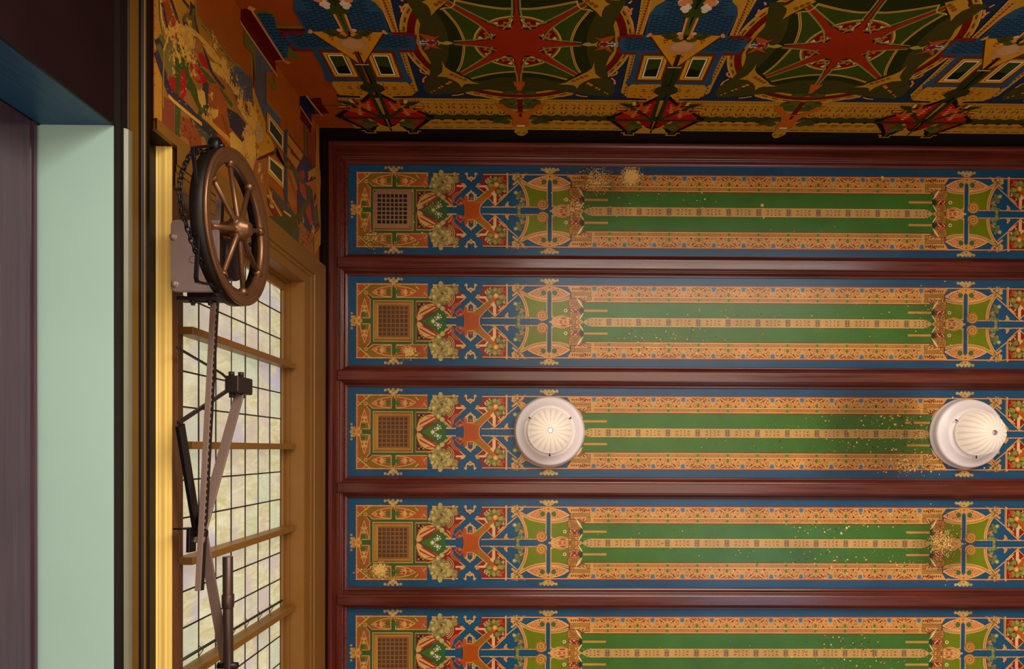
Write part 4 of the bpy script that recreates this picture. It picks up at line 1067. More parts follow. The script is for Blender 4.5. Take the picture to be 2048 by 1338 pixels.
for (x, y) in ((700, 660), (480, 740)):
    tw.poly([Q4(x - 110, y - 25), Q4(x, y - 20), Q4(x + 20, y - 90), Q4(x + 65, y - 85), Q4(x + 70, y - 30), Q4(x + 160, y - 45), Q4(x + 170, y + 20), Q4(x + 220, y + 40), Q4(x + 150, y + 65), Q4(x + 90, y + 85), Q4(x + 50, y + 40), Q4(x - 40, y + 20)], (170, 74, 18))
    tw.L += 1
    for k in range(5): tw.line([Q4(x + 70 + 25 * k, y + 70 - 45 * k * .7), Q4(x + 130 + 22 * k, y + 80 - 45 * k * .8)], .007, (226, 140, 90))
    tw.L -= 1
for (xa, ya, xb, yb, c) in ((300, 665, 440, 690, (200, 120, 60)), (300, 690, 430, 712, (130, 20, 16)), (580, 545, 640, 610, (206, 160, 80)), (645, 545, 700, 600, (130, 16, 16))): tw.poly([Q4(xa, ya), Q4(xb, ya), Q4(xb, yb), Q4(xa, yb)], c)
tw.line([Q4(660, 895), Q4(780, 1000), Q4(890, 1060)], .016, (176, 124, 40)); tw.poly([Q4(700, 895), Q4(920, 895), Q4(890, 985), Q4(800, 970)], (130, 6, 16))
for (x, y, r) in ((560, 960, .034), (620, 990, .036), (540, 1030, .026), (680, 960, .026), (600, 920, .020), (460, 945, .022)): tw.disc(*Q4(x, y), r, vary((70, 70, 24), .2), 9, ry=r * .7)
tw.poly([Q4(620, 1095), Q4(700, 1030), Q4(780, 1000), Q4(890, 1030), Q4(890, 1095)], G1); tw.up()
tw.line([Q4(370, 1098), Q4(432, 1100), Q4(432, 1138), Q4(590, 1140), Q4(590, 1102), Q4(890, 1104)], .009, (176, 130, 50)); tw.up()
tw.poly([Q4(440, 1090), Q4(585, 1092), Q4(585, 1132), Q4(440, 1130)], (10, 8, 4)); tw.poly([Q4(480, 1060), Q4(560, 1060), Q4(545, 1115), Q4(490, 1115)], (56, 52, 16)); tw.up()


def put_b(P, name, T, s, l0, xmin=None, parent=wall_b):
    me = P.mesh(name, lambda x, y, d: W(x, YWB + d, y), None, l0)
    return me


def place_b(P, name, T, s, l0, clipx=None):
    Q = Paint(); Q.P = [([(T - s * a, h) for a, h in pts], c, L) for pts, c, L in P.P]
    lo = XWL + 0.0005 if clipx is None else clipx
    me = Q.mesh(name, lambda x, y, d: W(x, YWB + d, y), (lo, XWR, 1.9, H), l0, 1e-4, 2.5e-6)
    return new_obj(name, me, M_WALL, wall_b)


T1, T2, T3 = TX - 2 * SX, TX, TX + 2 * SX
for (T, s) in ((T1, -1), (T2, 1), (T2, -1), (T3, 1), (T3, -1)):
    place_b(bgp, 'painted_ground', T, s, 0); place_b(bn, 'painted_band', T, s, 2)
    place_b(sp_, 'painted_star', T, s, 6); place_b(trim, 'painted_gilt_trim', T, s, 40); place_b(tw, 'painted_tower', T, s, 44)
# the orange corner with its ribbon
og = Paint(); cx0 = XWL + 0.0005
og.P.append(([(cx0, 1.95), (T1 + .02, 1.95), (T1 + .02, HT), (cx0, HT)], (140, 62, 12), 0)); place = og


def L4(x, y): return (300 + x / 4.18, y / 4.18)


og2 = Paint(lambda p: on_y(p[0], p[1], YWB))
og2.P.append(([(cx0, 1.95), (T1 + .02, 1.95), (T1 + .02, HT), (cx0, HT)], (140, 62, 12), 0)); og2.up(6)
og2.poly([L4(880, 95), L4(975, 85), L4(1050, 110), L4(1060, 200), L4(1300, 225), L4(1310, 260), L4(1160, 260), L4(900, 140)], (92, 90, 24)); og2.poly([L4(1110, 490), L4(1190, 480), L4(1270, 500), L4(1200, 400), L4(1400, 400), L4(1380, 380), L4(1140, 380)], (92, 90, 24)); og2.up()
og2.poly([L4(890, 110), L4(970, 100), L4(1040, 150), L4(1060, 240), L4(1320, 250), L4(1420, 400), L4(1160, 385), L4(1150, 480), L4(1100, 480)], BRK); og2.up()
og2.poly([L4(1060, 235), L4(1315, 240), L4(1318, 258), L4(1070, 255)], (110, 14, 12)); og2.poly([L4(1150, 378), L4(1390, 378), L4(1392, 392), L4(1160, 392)], (110, 14, 12)); og2.up()
og2.line([L4(1215, 0), L4(1230, 60), L4(1310, 235)], .012, (116, 104, 40)); og2.line([L4(1210, 410), L4(1400, 405), L4(1500, 640), L4(1545, 680), L4(1600, 740)], .012, (116, 104, 40)); og2.line([L4(1070, 225), L4(1300, 225)], .010, (116, 104, 40))
og2.poly([L4(757, 78), L4(830, 66), L4(1112, 502), L4(1047, 510)], (84, 8, 8)); og2.poly([L4(1248, 805), L4(1302, 798), L4(1402, 950), L4(1347, 952)], (16, 30, 48)); og2.poly([L4(1335, 822), L4(1430, 815), L4(1440, 870), L4(1500, 945), L4(1405, 950)], (76, 8, 6)); og2.up()
og2.line([L4(838, 66), L4(1118, 502), L4(1165, 522)], .008, (190, 140, 60)); og2.line([L4(1305, 796), L4(1440, 966)], .007, (190, 140, 60)); og2.line([L4(1450, 880), L4(1640, 882)], .014, (76, 74, 24)); og2.line([L4(1047, 508), L4(1108, 505)], .005, (190, 140, 60))
og2.disc(*L4(848, 70), .018, (190, 140, 60), 4); og2.disc(*L4(1150, 520), .016, (170, 110, 50), 4)
for i in range(15):
    y = 118 + 25 * i; xa = 900 + (y - 110) * .58; xb = 1038 if y < 235 else 1325 if y < 260 else 1385 if y < 372 else 1130
    x = xa + (14 if i % 2 else 0)
    while x < xb - 12: og2.poly([L4(x, y), L4(min(x + 34, xb), y), L4(min(x + 36, xb), y + 7), L4(x + 2, y + 7)], BRKD); x += 44
og2.up()
new_obj('painted_corner_ribbon', og2.mesh('painted_corner_ribbon', lambda x, y, d: W(x, YWB + d, y), (cx0, XWR, 1.9, HT), 0, 1e-4, 2.5e-6), M_WALL, wall_b)
place_b(bn, 'painted_band', T1, 1, 8, -0.97)
tl = Paint(); tl.P = [q for q in tw.P]
place_b(tl, 'painted_tower', T1, 1, 44)

# ------------------------------------------------------------------ left wall: openings for the transom window and the doorway below it
H_RAIL1 = 2.105; H_RAIL0 = on_x(240, 700, XWL + 0.013)[1]
XR_ = XWL + 0.013                                   # rail face
H_SOF = on_x(228, 700, XWL)[1]                      # soffit of the doorway
Y_JAMB = on_h(228, 248, H_SOF)[1]                   # doorway jamb
X_DOOR = on_h(82, 700, H_SOF)[0]                    # door face
Y_CAS = on_x(642, 530, XWL)[0]                      # outer edge of the window casing
H_CAS0 = on_x(604, 900, XWL)[1]; H_CAS1 = on_x(645, 900, XWL)[1]
Y_IN = Y_CAS + 0.165                                # inner edge of the casing
Y_END = 2.10
X_GL = XWL - 0.092                                  # glass plane
X_SASH = XWL - 0.076
H_SILL = 2.25
xo = XWL - 0.42
bm = bmesh.new()
for lo, hi in (((xo, YWB, -CZ), (XWL, Y_JAMB, H_RAIL1)), ((xo, YWB, H_RAIL1), (XWL, Y_CAS + 0.036, H + 0.03)),
               ((xo, Y_CAS + 0.036, H_CAS1 - 0.07), (XWL, Y_END, H + 0.03)), ((xo, Y_JAMB, H_SOF), (XWL, Y_END, H_RAIL1 - 0.03)),
               ((xo, Y_END, -CZ), (XWL, YWF, H + 0.03))):
    bm_box(bm, W(*lo), W(*hi))
wall_l = done(bm, 'wall_left', M_MAROON)
tag(wall_l, 'left wall with stencilled frieze over a doorway and its glazed transom', kind='structure')
# frieze painted on it
XWP = XWL


def preL(p): return on_x(p[0], p[1], XWL)


LZ = []


def zl(px, py, r, amt):
    y, h = on_x(px, py, XWL); LZ.append((W(XWL, y, h), r, amt))


for a in ((355, 85, .22, .36), (350, 130, .14, .28), (385, 125, .16, .30), (430, 90, .12, .34), (450, 140, .14, .36), (480, 190, .16, .36), (505, 235, .16, .42), (500, 290, .16, .46), (520, 345, .10, .34), (540, 395, .10, .34), (420, 190, .10, .28), (420, 225, .10, .30), (625, 460, .12, .34), (605, 440, .10, .28), (380, 60, .10, .36), (640, 350, .06, .30), (370, 200, .16, .22), (330, 200, .12, .18)): zl(*a)
M_LWALL = m_paint('flaking_frieze_paint', LZ, (206, 152, 60), rough=0.42, fscale=48.0, base_thr=0.82, value=0.62, spec=0.3)


def L5(x, y): return (310 + x / 7.435, y / 7.435)


def L6(x, y): return (400 + x / 6.69, 120 + y / 6.69)


def L7(x, y): return (500 + x / 6.69, 180 + y / 6.69)


def L8(x, y): return (500 + x / 6.08, 340 + y / 6.08)


fz = Paint(preL)
ORG = (152, 76, 14); GRY = (74, 84, 92); NV2 = (48, 46, 54); OLV = (92, 92, 34); MRN = (96, 18, 16); GLD = (178, 122, 34)
fz.P.append(([(YWB, 2.0), (Y_IN, 2.0), (Y_IN, HT), (YWB, HT)], ORG, 0)); fz.up()
fz.poly([L5(-20, -300), L5(560, -300), L5(620, 0), L5(620, 250), L5(1180, 965), L6(700, 420), L6(1000, 1300), L7(230, 1338), L8(240, 600), L8(0, 700), L8(-900, 300), L5(-20, 2400)], (148, 88, 34)); fz.up()
# gilt stripes at the far left
fz.poly([L5(-10, -200), L5(95, -200), L5(115, 60), L5(120, 500), L5(60, 520), L5(10, 640), L5(15, 900), L5(100, 1060), L5(100, 1800), L5(-10, 1800)], GLD); fz.line([L5(60, 0), L5(70, 300), L5(110, 500)], .010, OLV); fz.line([L5(80, -100), L5(90, 240), L5(170, 520)], .008, (214, 168, 80))
for k in range(8): fz.poly([L5(-8, 60 + 170 * k), L5(12, 66 + 170 * k), L5(-8, 90 + 170 * k)], (130, 20, 16))
fz.poly([L5(250, 0), L5(620, -100), L5(620, 0), L5(500, 170), L5(440, 200), L5(400, 260), L5(430, 420), L5(370, 400)], GLD); fz.up()
fz.poly([L5(95, -120), L5(200, -120), L5(270, 200), L5(335, 390), L5(215, 480), L5(160, 280)], (186, 92, 24)); fz.up()
for k in range(13): fz.line([L5(112 + 8 * k, 50 + 32 * k), L5(200 + 10 * k, 20 + 30 * k)], .005, (140, 60, 16))
fz.poly([L5(220, 370), L5(320, 300), L5(335, 390), L5(215, 480)], (160, 50, 30))
fz.line([L5(100, 40), L5(150, 260), L5(195, 490)], .017, NV2); fz.line([L5(205, -60), L5(260, 60), L5(370, 390)], .017, NV2); fz.line([L5(400, -20), L5(510, 120)], .013, NV2)
fz.poly([L5(520, 10), L5(570, 80), L5(610, 100), L5(620, 300), L5(670, 540), L5(620, 500), L5(580, 250), L5(500, 230), L5(520, 160)], NV2); fz.up()
fz.poly([L5(550, 130), L5(590, 130), L5(580, 240), L5(600, 440), L5(520, 420), L5(495, 280), L5(540, 210)], OLV); fz.poly([L5(440, 220), L5(480, 200), L5(490, 380), L5(450, 330), L5(410, 260)], OLV); fz.poly([L5(410, 260), L5(480, 380), L5(420, 390)], NV2)
fz.poly([L5(60, 520), L5(140, 530), L5(150, 720), L5(100, 930), L5(30, 780), L5(10, 660)], OLV); fz.line([L5(0, 640), L5(60, 600), L5(120, 710)], .014, NV2); fz.line([L5(10, 780), L5(90, 1000), L5(200, 1338), L5(260, 1420)], .020, NV2)
# gilt margin with its dashed line, beside the orange field
fz.poly([L5(600, 280), L5(640, 240), L5(1190, 965), L5(1110, 990), L5(1075, 1060), L5(890, 780), L5(670, 540)], (158, 110, 26)); fz.up()
for k in range(5): fz.line([L5(690 + 122 * k, 345 + 152 * k), L5(762 + 122 * k, 435 + 152 * k)], .017, (44, 36, 44)); fz.line([L5(655 + 122 * k, 298 + 152 * k), L5(668 + 122 * k, 315 + 152 * k)], .014, (110, 24, 14))
fz.line([L5(600, -60), L5(608, 240), L5(1195, 965), L5(1262, 985), L6(540, 110), L6(690, 300), L6(690, -60)], .012, (128, 112, 48)); fz.up()
# the half lost figure
fz.poly([L4(150, 285), L4(185, 255), L4(240, 222), L4(380, 280), L4(480, 380), L4(545, 440), L4(650, 620), L4(740, 800), L4(825, 850), L4(880, 1010), L4(890, 1200), L4(880, 1338), L4(400, 1338), L4(200, 1150), L4(105, 900), L4(105, 420)], (150, 96, 38)); fz.up()
fz.poly([L5(150, 560), L5(310, 560), L5(310, 1130), L5(200, 1130), L5(130, 900)], (110, 92, 40)); fz.poly([L5(215, 490), L5(310, 480), L5(305, 650), L5(240, 600)], (150, 44, 40))
fz.poly([L5(120, 900), L5(160, 900), L5(200, 1100), L5(180, 1150), L5(130, 1040)], (160, 40, 34)); fz.up()
RD = (164, 22, 24); GN = (58, 76, 26)
for q in ([(320, 540), (370, 560), (400, 700), (500, 740), (530, 900), (470, 1000), (510, 1150), (570, 1338), (480, 1338), (380, 1080), (330, 960)], [(590, 860), (640, 900), (700, 1010), (860, 1180), (1010, 1345), (900, 1338), (760, 1160), (650, 1000)], [(310, 1140), (370, 1140), (370, 1500), (310, 1500)], [(450, 480), (520, 520), (580, 620), (540, 640), (470, 540)]):
    fz.poly([L5(*p) for p in q], GN)
for q in ([(640, 780), (700, 790), (760, 880), (795, 1040), (700, 980), (650, 880)], [(510, 950), (560, 930), (640, 1000), (780, 1190), (740, 1250), (650, 1240), (570, 1160)], [(370, 1090), (440, 1030), (480, 1180), (420, 1338), (360, 1338)], [(200, 1190), (310, 1185), (320, 1420), (240, 1400)], [(330, 430), (430, 470), (400, 560), (340, 520)]):
    fz.poly([L5(*p) for p in q], RD)
fz.up()
for q in ([(690, 660), (730, 740), (830, 960), (850, 1070), (1040, 1300), (1020, 1338), (900, 1200), (800, 1040), (760, 900)], [(700, 1250), (800, 1230), (860, 1338), (720, 1338)], [(330, 560), (360, 640), (480, 690), (460, 740), (380, 740)]):
    fz.poly([L5(*p) for p in q], NV2)
fz.poly([L5(560, 1010), L5(640, 1090), L5(680, 1180), L5(620, 1200), L5(560, 1120)], (176, 80, 30))
fz.up()
fz.poly([L6(140, 410), L6(230, 350), L6(330, 480), L6(360, 640), L6(380, 850), L6(480, 1050), L6(380, 1060), L6(150, 800), L6(160, 600)], (146, 74, 26)); fz.poly([L6(100, 280), L6(200, 330), L6(330, 440), L6(440, 600), L6(420, 640), L6(360, 560), L6(260, 450)], (64, 80, 20)); fz.up()
for k in range(10): fz.line([L6(190 + 20 * k, 400 + 60 * k), L6(200 + 18 * k, 500 + 55 * k)], .006, (100, 44, 20))
fz.poly([L6(350, 630), L6(500, 720), L6(590, 830), L6(650, 900), L6(640, 1010), L6(600, 1130), L6(560, 1110), L6(500, 1020), L6(400, 900)], NV2); fz.poly([L6(340, 220), L6(370, 240), L6(380, 340), L6(340, 290)], NV2); fz.poly([L6(440, 420), L6(490, 470), L6(540, 590), L6(510, 590), L6(480, 540)], NV2); fz.poly([L6(600, 570), L6(640, 640), L6(690, 790), L6(650, 740), L6(610, 660)], NV2)
fz.poly([L6(0, 600), L6(30, 720), L6(210, 900), L6(220, 1060), L6(100, 960), L6(-60, 800)], (66, 74, 30)); fz.poly([L6(80, 330), L6(120, 360), L6(110, 700), L6(60, 560)], NV2); fz.poly([L6(-150, 900), L6(0, 980), L6(40, 1300), L6(-150, 1338)], (126, 66, 30)); fz.poly([L6(40, 980), L6(200, 1050), L6(320, 1200), L6(120, 1210)], (72, 68, 50))
fz.up(); fz.line([L6(20, 730), L6(90, 790), L6(220, 920), L6(400, 1080)], .020, (196, 130, 44)); fz.up()
for k in range(9): fz.line([L6(225 + 22 * k, 965 + 25 * k), L6(235 + 22 * k, 1030 + 22 * k)], .012, (150, 60, 20))
GF = (206, 152, 60)
for q, c in (([(205, 440), (250, 440), (256, 900), (240, 1150), (205, 1150)], GN), ([(280, 440), (330, 620), (430, 830), (470, 900), (430, 960), (330, 760), (270, 560)], GN), ([(155, 640), (208, 640), (208, 790), (150, 740)], RD), ([(252, 590), (290, 580), (302, 760), (262, 870), (242, 800)], RD),
             ([(110, 420), (200, 330), (205, 640), (150, 640), (115, 560)], (116, 100, 44)), ([(440, 700), (480, 680), (500, 900), (460, 980), (430, 830)], NV2), ([(490, 690), (560, 700), (640, 860), (640, 950), (560, 960), (480, 850)], (150, 74, 26)), ([(240, 960), (330, 1000), (420, 1120), (430, 1240), (260, 1130)], (136, 66, 30)), ([(330, 930), (480, 1060), (530, 1150), (420, 1140)], (70, 72, 60)), ([(105, 800), (200, 860), (200, 1140), (105, 1050)], (128, 60, 38))):
    fz.poly(jag([L4(*p) for p in q], .5, 3), c)
fz.up()
fz.line([L4(*p) for p in crv([(45, 430), (110, 620), (170, 780), (300, 900), (400, 1010), (480, 1080), (560, 1150)], 4)], .034, NV2); fz.up()
fz.line([L4(*p) for p in ((150, 800), (200, 850), (330, 960), (430, 1040))], .012, GF); fz.line([L4(*p) for p in ((110, 420), (150, 290))], .008, GF); fz.line([L4(*p) for p in ((105, 900), (110, 420))], .006, (150, 120, 50))
for k in range(22):
    x, y = R.uniform(240, 410), R.uniform(990, 1200); fz.poly([L4(x, y), L4(x + 8, y - 16), L4(x + 14, y + 10)], (90, 34, 18))
for k in range(150):
    px, py = L4(R.uniform(120, 680), R.uniform(330, 1150))
    fz.poly([(px, py), (px + R.uniform(.3, 1.5), py - R.uniform(.3, 1.6)), (px + R.uniform(.3, 1.3), py + R.uniform(.5, 2.2))], R.choice([GF, (220, 176, 96), (196, 140, 60)]))
for q in ([(385, 740), (430, 770), (450, 850), (432, 905), (402, 830)], [(240, 300), (300, 290), (380, 330), (370, 400), (300, 430), (255, 370)], [(300, 460), (330, 470), (320, 520), (300, 520)]):
    fz.poly(jag([L4(*p) for p in q], .8), GF)
fz.up()
for q in ([(480, 590), (540, 620), (600, 740), (690, 790), (735, 830), (740, 1010), (745, 1300), (700, 1500), (570, 1400), (560, 1200), (380, 1000), (420, 960), (560, 1100), (640, 1030), (620, 850), (540, 700)], [(0, 380), (60, 440), (80, 600), (40, 600), (0, 480)], [(150, 650), (240, 660), (230, 760), (150, 800)], [(120, 20), (240, 60), (330, 180), (400, 260), (480, 380), (500, 480), (440, 420), (330, 260), (230, 200), (160, 120)], [(400, 960), (560, 1110), (600, 1200), (640, 1338), (560, 1420), (400, 1180)]):
    fz.poly(jag([L6(*p) for p in q], .9), GF)
for q in ([(300, 400), (345, 385), (590, 470), (620, 560), (560, 520), (540, 700), (440, 740), (420, 700), (480, 640), (420, 540), (320, 470)], [(700, 660), (890, 770), (960, 950), (900, 930), (790, 820)], [(460, 800), (500, 830), (490, 900), (460, 870)]):
    fz.poly(jag([L5(*p) for p in q], .7), GF)
fz.up()
for k in range(60):
    px, py = L6(R.uniform(590, 735), R.uniform(820, 1330)); fz.poly([(px, py), (px + R.uniform(.8, 2.6), py - R.uniform(.5, 3)), (px + R.uniform(.4, 2.2), py + R.uniform(1, 3.5))], NV2)
for k in range(46):
    px, py = L5(R.uniform(330, 600), R.uniform(450, 740)); fz.poly([(px, py), (px + R.uniform(.5, 1.6), py - R.uniform(.5, 2)), (px + R.uniform(.4, 1.4), py + R.uniform(1, 2.4))], (60, 76, 30))
fz.line([L4(*p) for p in ((150, 285), (185, 258), (240, 222), (380, 280), (520, 425), (640, 600), (700, 765), (770, 800), (830, 850), (882, 1010), (850, 1130))], .018, GF)
fz.up()
# towered house: arch, arm, pennant
fz.poly([L6(365, 150), L6(400, 100), L6(460, 75), L6(540, 110), L6(700, 300), L6(700, 560), L6(640, 560), L6(520, 510), L6(490, 400), L6(440, 300)], GRY)
fz.poly([L6(735, -150), L6(735, 0), L6(740, 600), L6(850, 800), L6(880, 700), L6(1070, 900), L6(1070, 780), L6(880, 545), L6(870, 160), L6(1000, 170), L6(880, 0), L6(790, -200)], GRY); fz.up()
for k in range(12): fz.line([L6(400 + 26 * k, 130 + 10 * abs(k - 3)), L6(400 + 26 * k, 330 + 22 * k)], .004, (34, 38, 42))
for k in range(5): fz.line([L6(752 + 24 * k, -60 if k < 3 else 160), L6(752 + 24 * k, 560 + 40 * k)], .004, (34, 38, 42))
fz.line([L6(893, 200), L6(893, 550), L6(1085, 790)], .010, (120, 112, 50)); fz.line([L7(500, 430), L7(500, 560), L7(715, 850)], .008, (120, 112, 50)); fz.line([L5(1195, 965), L6(440, 75), L6(380, 110), L6(366, 150)], .010, (120, 112, 50)); fz.up()
fz.line([L6(712, -60), L6(715, 360)], .012, MRN); fz.line([L6(868, 120), L6(872, 600)], .010, MRN); fz.poly([L6(890, 200), L6(980, 330), L6(990, 200), L6(1030, 210), L6(1010, 400), L6(980, 400), L6(900, 260)], (104, 100, 24)); fz.up()
fz.poly([L6(690, 380), L6(712, 390), L6(1000, 1205), L6(755, 1312), L6(735, 900)], (184, 126, 26)); fz.poly([L6(755, 1312), L6(992, 1210), L6(988, 1262), L6(765, 1345)], (80, 28, 34)); fz.up()
fz.poly([L6(738, 812), L6(790, 832), L6(852, 990), L6(822, 1090), L6(758, 1122), L6(735, 980)], (178, 146, 84))
for (x, y) in ((770, 690), (745, 740), (765, 1160), (905, 1095)): fz.disc(*L6(x, y), .011, (96, 52, 16), 3)
for dx, dy, (wx, wy) in ((0, 0, (0, 0)),):
    pass
for q, c in (([(205, 265), (450, 560), (450, 850), (205, 560)], (84, 66, 20)), ([(224, 292), (444, 566), (440, 832), (226, 560)], (196, 136, 24)), ([(240, 352), (434, 596), (434, 795), (240, 568)], (110, 40, 14)), ([(245, 365), (431, 608), (430, 786), (245, 558)], (228, 206, 176)), ([(257, 392), (421, 614), (420, 766), (257, 546)], (46, 58, 20)),
             ([(235, 870), (452, 1022), (445, 1330), (225, 1110)], (190, 134, 28)), ([(245, 895), (434, 1046), (434, 1268), (245, 1065)], (220, 190, 140)), ([(260, 922), (422, 1066), (421, 1245), (260, 1055)], (60, 62, 34))):
    fz.poly([L7(*p) for p in q], c); fz.up()
fz.poly([L7(445, 555), L7(485, 520), L7(505, 560), L7(490, 640), L7(490, 1338), L8(470, 400), L8(430, 420), L7(440, 1338), L7(452, 900)], (62, 62, 70)); fz.poly([L7(310, 800), L7(350, 760), L7(340, 860), L7(470, 960), L7(620, 1140), L7(640, 1260), L7(470, 1050)], (76, 74, 30))
fz.poly([L7(495, 560), L7(715, 850), L7(608, 1068), L7(490, 910)], (172, 116, 32)); fz.up()
for (a, b) in (((505, 585), (715, 860)), ((495, 730), (665, 960)), ((530, 820), (650, 940)), ((495, 910), (600, 1060))): fz.line([L7(*a), L7(*b)], .012, (112, 34, 16))
fz.poly([L7(490, 1045), L7(560, 1085), L7(640, 1338), L8(560, 240), L8(555, 440), L8(500, 480), L8(450, 350), L8(445, 50)], (158, 92, 30)); fz.up()
for k in range(9): fz.line([L8(460 + 10 * k, 20 + 30 * k), L8(470 + 10 * k, 90 + 32 * k)], .006, (116, 52, 18))
fz.line([L7(728, 470), L7(735, 850)], .030, (90, 88, 28)); fz.poly([L7(755, 890), L7(870, 1060), L7(860, 1110), L7(755, 930)], (104, 36, 14)); fz.poly([L7(755, 560), L7(870, 560), L7(868, 1030), L7(760, 880)], (136, 56, 26))
# the diamond by the corner
fz.poly([L7(720, 855), L7(608, 1085), L7(640, 1190), L8(570, 260), L8(580, 640), L8(740, 800), L8(850, 640), L8(830, 100), L7(850, 1080), L7(780, 960)], (58, 56, 76)); fz.up()
for q, c in (([(640, 0), (600, 20), (575, 80), (640, 130), (660, 60)], (170, 44, 44)), ([(590, 140), (660, 180), (690, 400), (640, 330), (600, 250)], (160, 66, 40)), ([(640, 450), (720, 370), (740, 560), (760, 680), (720, 660), (680, 540)], (170, 60, 34)), ([(660, 160), (750, 130), (850, 60), (850, 360), (770, 460), (750, 250), (700, 200)], (172, 92, 46)), ([(700, 20), (830, -60), (850, 40), (700, 130)], (176, 120, 50)),
             ([(480, -60), (560, 0), (650, 130), (660, 170), (600, 140), (520, 40)], (80, 80, 36)), ([(660, 200), (720, 190), (755, 250), (750, 330), (640, 560), (600, 620), (560, 560), (620, 440), (700, 330)], (76, 74, 30)), ([(760, 480), (840, 420), (850, 640), (780, 660)], (92, 84, 36)), ([(730, 90), (760, 70), (740, 120), (710, 140)], (50, 46, 40)), ([(770, 330), (800, 240), (800, 320), (770, 420)], (56, 44, 36))):
    fz.poly([L8(*p) for p in q], c); fz.up(0)
fz.up()
fz.poly([L8(225, 560), L8(560, 560), L8(560, 700), L8(470, 800), L8(240, 610)], (66, 66, 24)); fz.poly([L8(240, 200), L8(440, 420), L8(560, 560), L8(420, 560), L8(280, 340)], (70, 66, 60)); fz.up()
fz.poly([L8(200, 330), L8(240, 370), L8(340, 560), L8(290, 560), L8(220, 440)], (116, 30, 24)); fz.line([L8(215, 240), L8(240, 330), L8(370, 560)], .012, (190, 140, 56)); fz.line([L8(235, 440), L8(280, 450)], .012, (200, 150, 60)); fz.line([L8(400, 500), L8(490, 565)], .010, (200, 150, 60))
fz.poly([L8(570, 690), L8(610, 620), L8(760, 790), L8(765, 1045), L8(570, 870)], (150, 92, 34)); fz.poly([L8(600, 610), L8(660, 610), L8(750, 760), L8(720, 770), L8(640, 680)], (60, 60, 66)); fz.poly([L8(540, 700), L8(600, 690), L8(580, 880), L8(480, 800)], (70, 72, 50)); fz.up()
for k in range(26): fz.poly([L8(*p) for p in (lambda x, y: [(x, y), (x + 16, y - 10), (x + 10, y + 26)])(R.uniform(590, 740), R.uniform(740, 930))], (120, 40, 22))
fz.poly([L7(878, 455), L7(892, 460), L7(915, 900), L7(940, 1338), L8(850, 0), L8(850, 900), L8(770, 1040), L8(770, 800), L8(840, 700), L7(868, 1338), L7(870, 900)], (170, 116, 40))
fz.up(); fz.P.append(([(on_x(643.5, 400, XWL)[0] - 9, 0)] * 3, ORG, 0)); fz.P.pop()
# ribbon at the corner
fz.poly([L4(775, 225), L4(785, 260), L4(775, 330), L4(790, 390), L4(850, 450), L4(880, 700), L4(880, 330)], (92, 90, 28)); fz.up()
fz.poly([L4(756, 76), L4(1048, 510), L4(1050, 600), L4(752, 190)], (88, 8, 8)); fz.poly([L4(1249, 803), L4(1347, 950), L4(1344, 1045), L4(1246, 890)], (20, 32, 52)); fz.poly([L4(1258, 910), L4(1345, 1050), L4(1335, 1110), L4(1300, 1050), L4(1255, 1000)], (80, 8, 6)); fz.up()
fz.line([L4(745, 172), L4(750, 190), L4(1058, 640)], .009, (196, 140, 64)); fz.line([L4(1246, 888), L4(1352, 1050)], .008, (190, 130, 60)); fz.line([L4(1046, 512), L4(1050, 590)], .004, (190, 130, 60))
hdk = on_x(643, 400, XWL)[1]
new_obj('painted_frieze', fz.mesh('painted_frieze', lambda x, y, d: W(XWL + d, x, y), (YWB + .0005, Y_CAS + .03, 2.145, hdk), 0, 1e-4, 2.5e-6), M_LWALL, wall_l)
dk = Paint(); dk.P.append(([(YWB, hdk), (Y_END, hdk), (Y_END, H), (YWB, H)], (30, 24, 12), 0))  # near-black strip along the top of the wall
new_obj('dark_margin', dk.mesh('dark_margin', lambda x, y, d: W(XWL + d, x, y), None, 40, 1e-4), M_DARK, wall_l)

# ------------------------------------------------------------------ transom window
win = bpy.data.objects.new('window_1', None); COL.objects.link(win); tag(win, 'transom window of leaded opal glass in an ochre frame', kind='structure')
hs = H_CAS0 + 0.012
# casing: moulded board, jamb on the left in the picture's upper side and head along the top (mitred)
cp = [(0.0, 0.0), (0.0, 0.016), (0.034, 0.016), (0.0345, 0.0), (0.034, 0.016), (0.090, 0.016), (0.092, 0.010), (0.096, 0.014), (0.114, 0.014), (0.117, 0.009), (0.122, 0.011), (0.160, 0.010), (0.163, 0.006), (0.165, -0.060)]
hw = H_CAS1 - H_CAS0


def casing(name, a, b, hb):
    bm = bmesh.new(); rows = []
    for st_ in range(3):
        row = []
        for o, e in cp[a:b]:
            oh = (0.165 - o) / 0.165 * hw
            if st_ == 0: p = (XWL + e, Y_CAS + o, hb)
            elif st_ == 1: p = (XWL + e, Y_CAS + o, H_CAS0 + oh)
            else: p = (XWL + e, Y_END, H_CAS0 + oh)
            row.append(bm.verts.new(W(*p)))
        rows.append(row)
    for i in range(2):
        for k in range(len(rows[0]) - 1): bm.faces.new((rows[i][k], rows[i][k + 1], rows[i + 1][k + 1], rows[i + 1][k]))
    done(bm, name, M_OCHRE_D, win)


casing('casing', 0, 4, 2.135); casing('inner_casing', 4, len(cp), H_SILL + 0.004)
# reveal linings
box('jamb_lining', W(X_GL - 0.03, Y_IN - 0.16, H_SILL - .1), W(XWL - 0.062, Y_IN + 0.012, H_CAS0), M_OCHRE_D, win)
box('head_lining', W(X_GL - 0.03, Y_IN + 0.012, H_CAS0 - 0.012), W(XWL - 0.058, Y_END, H_CAS0 + 0.3), M_OCHRE_D, win)
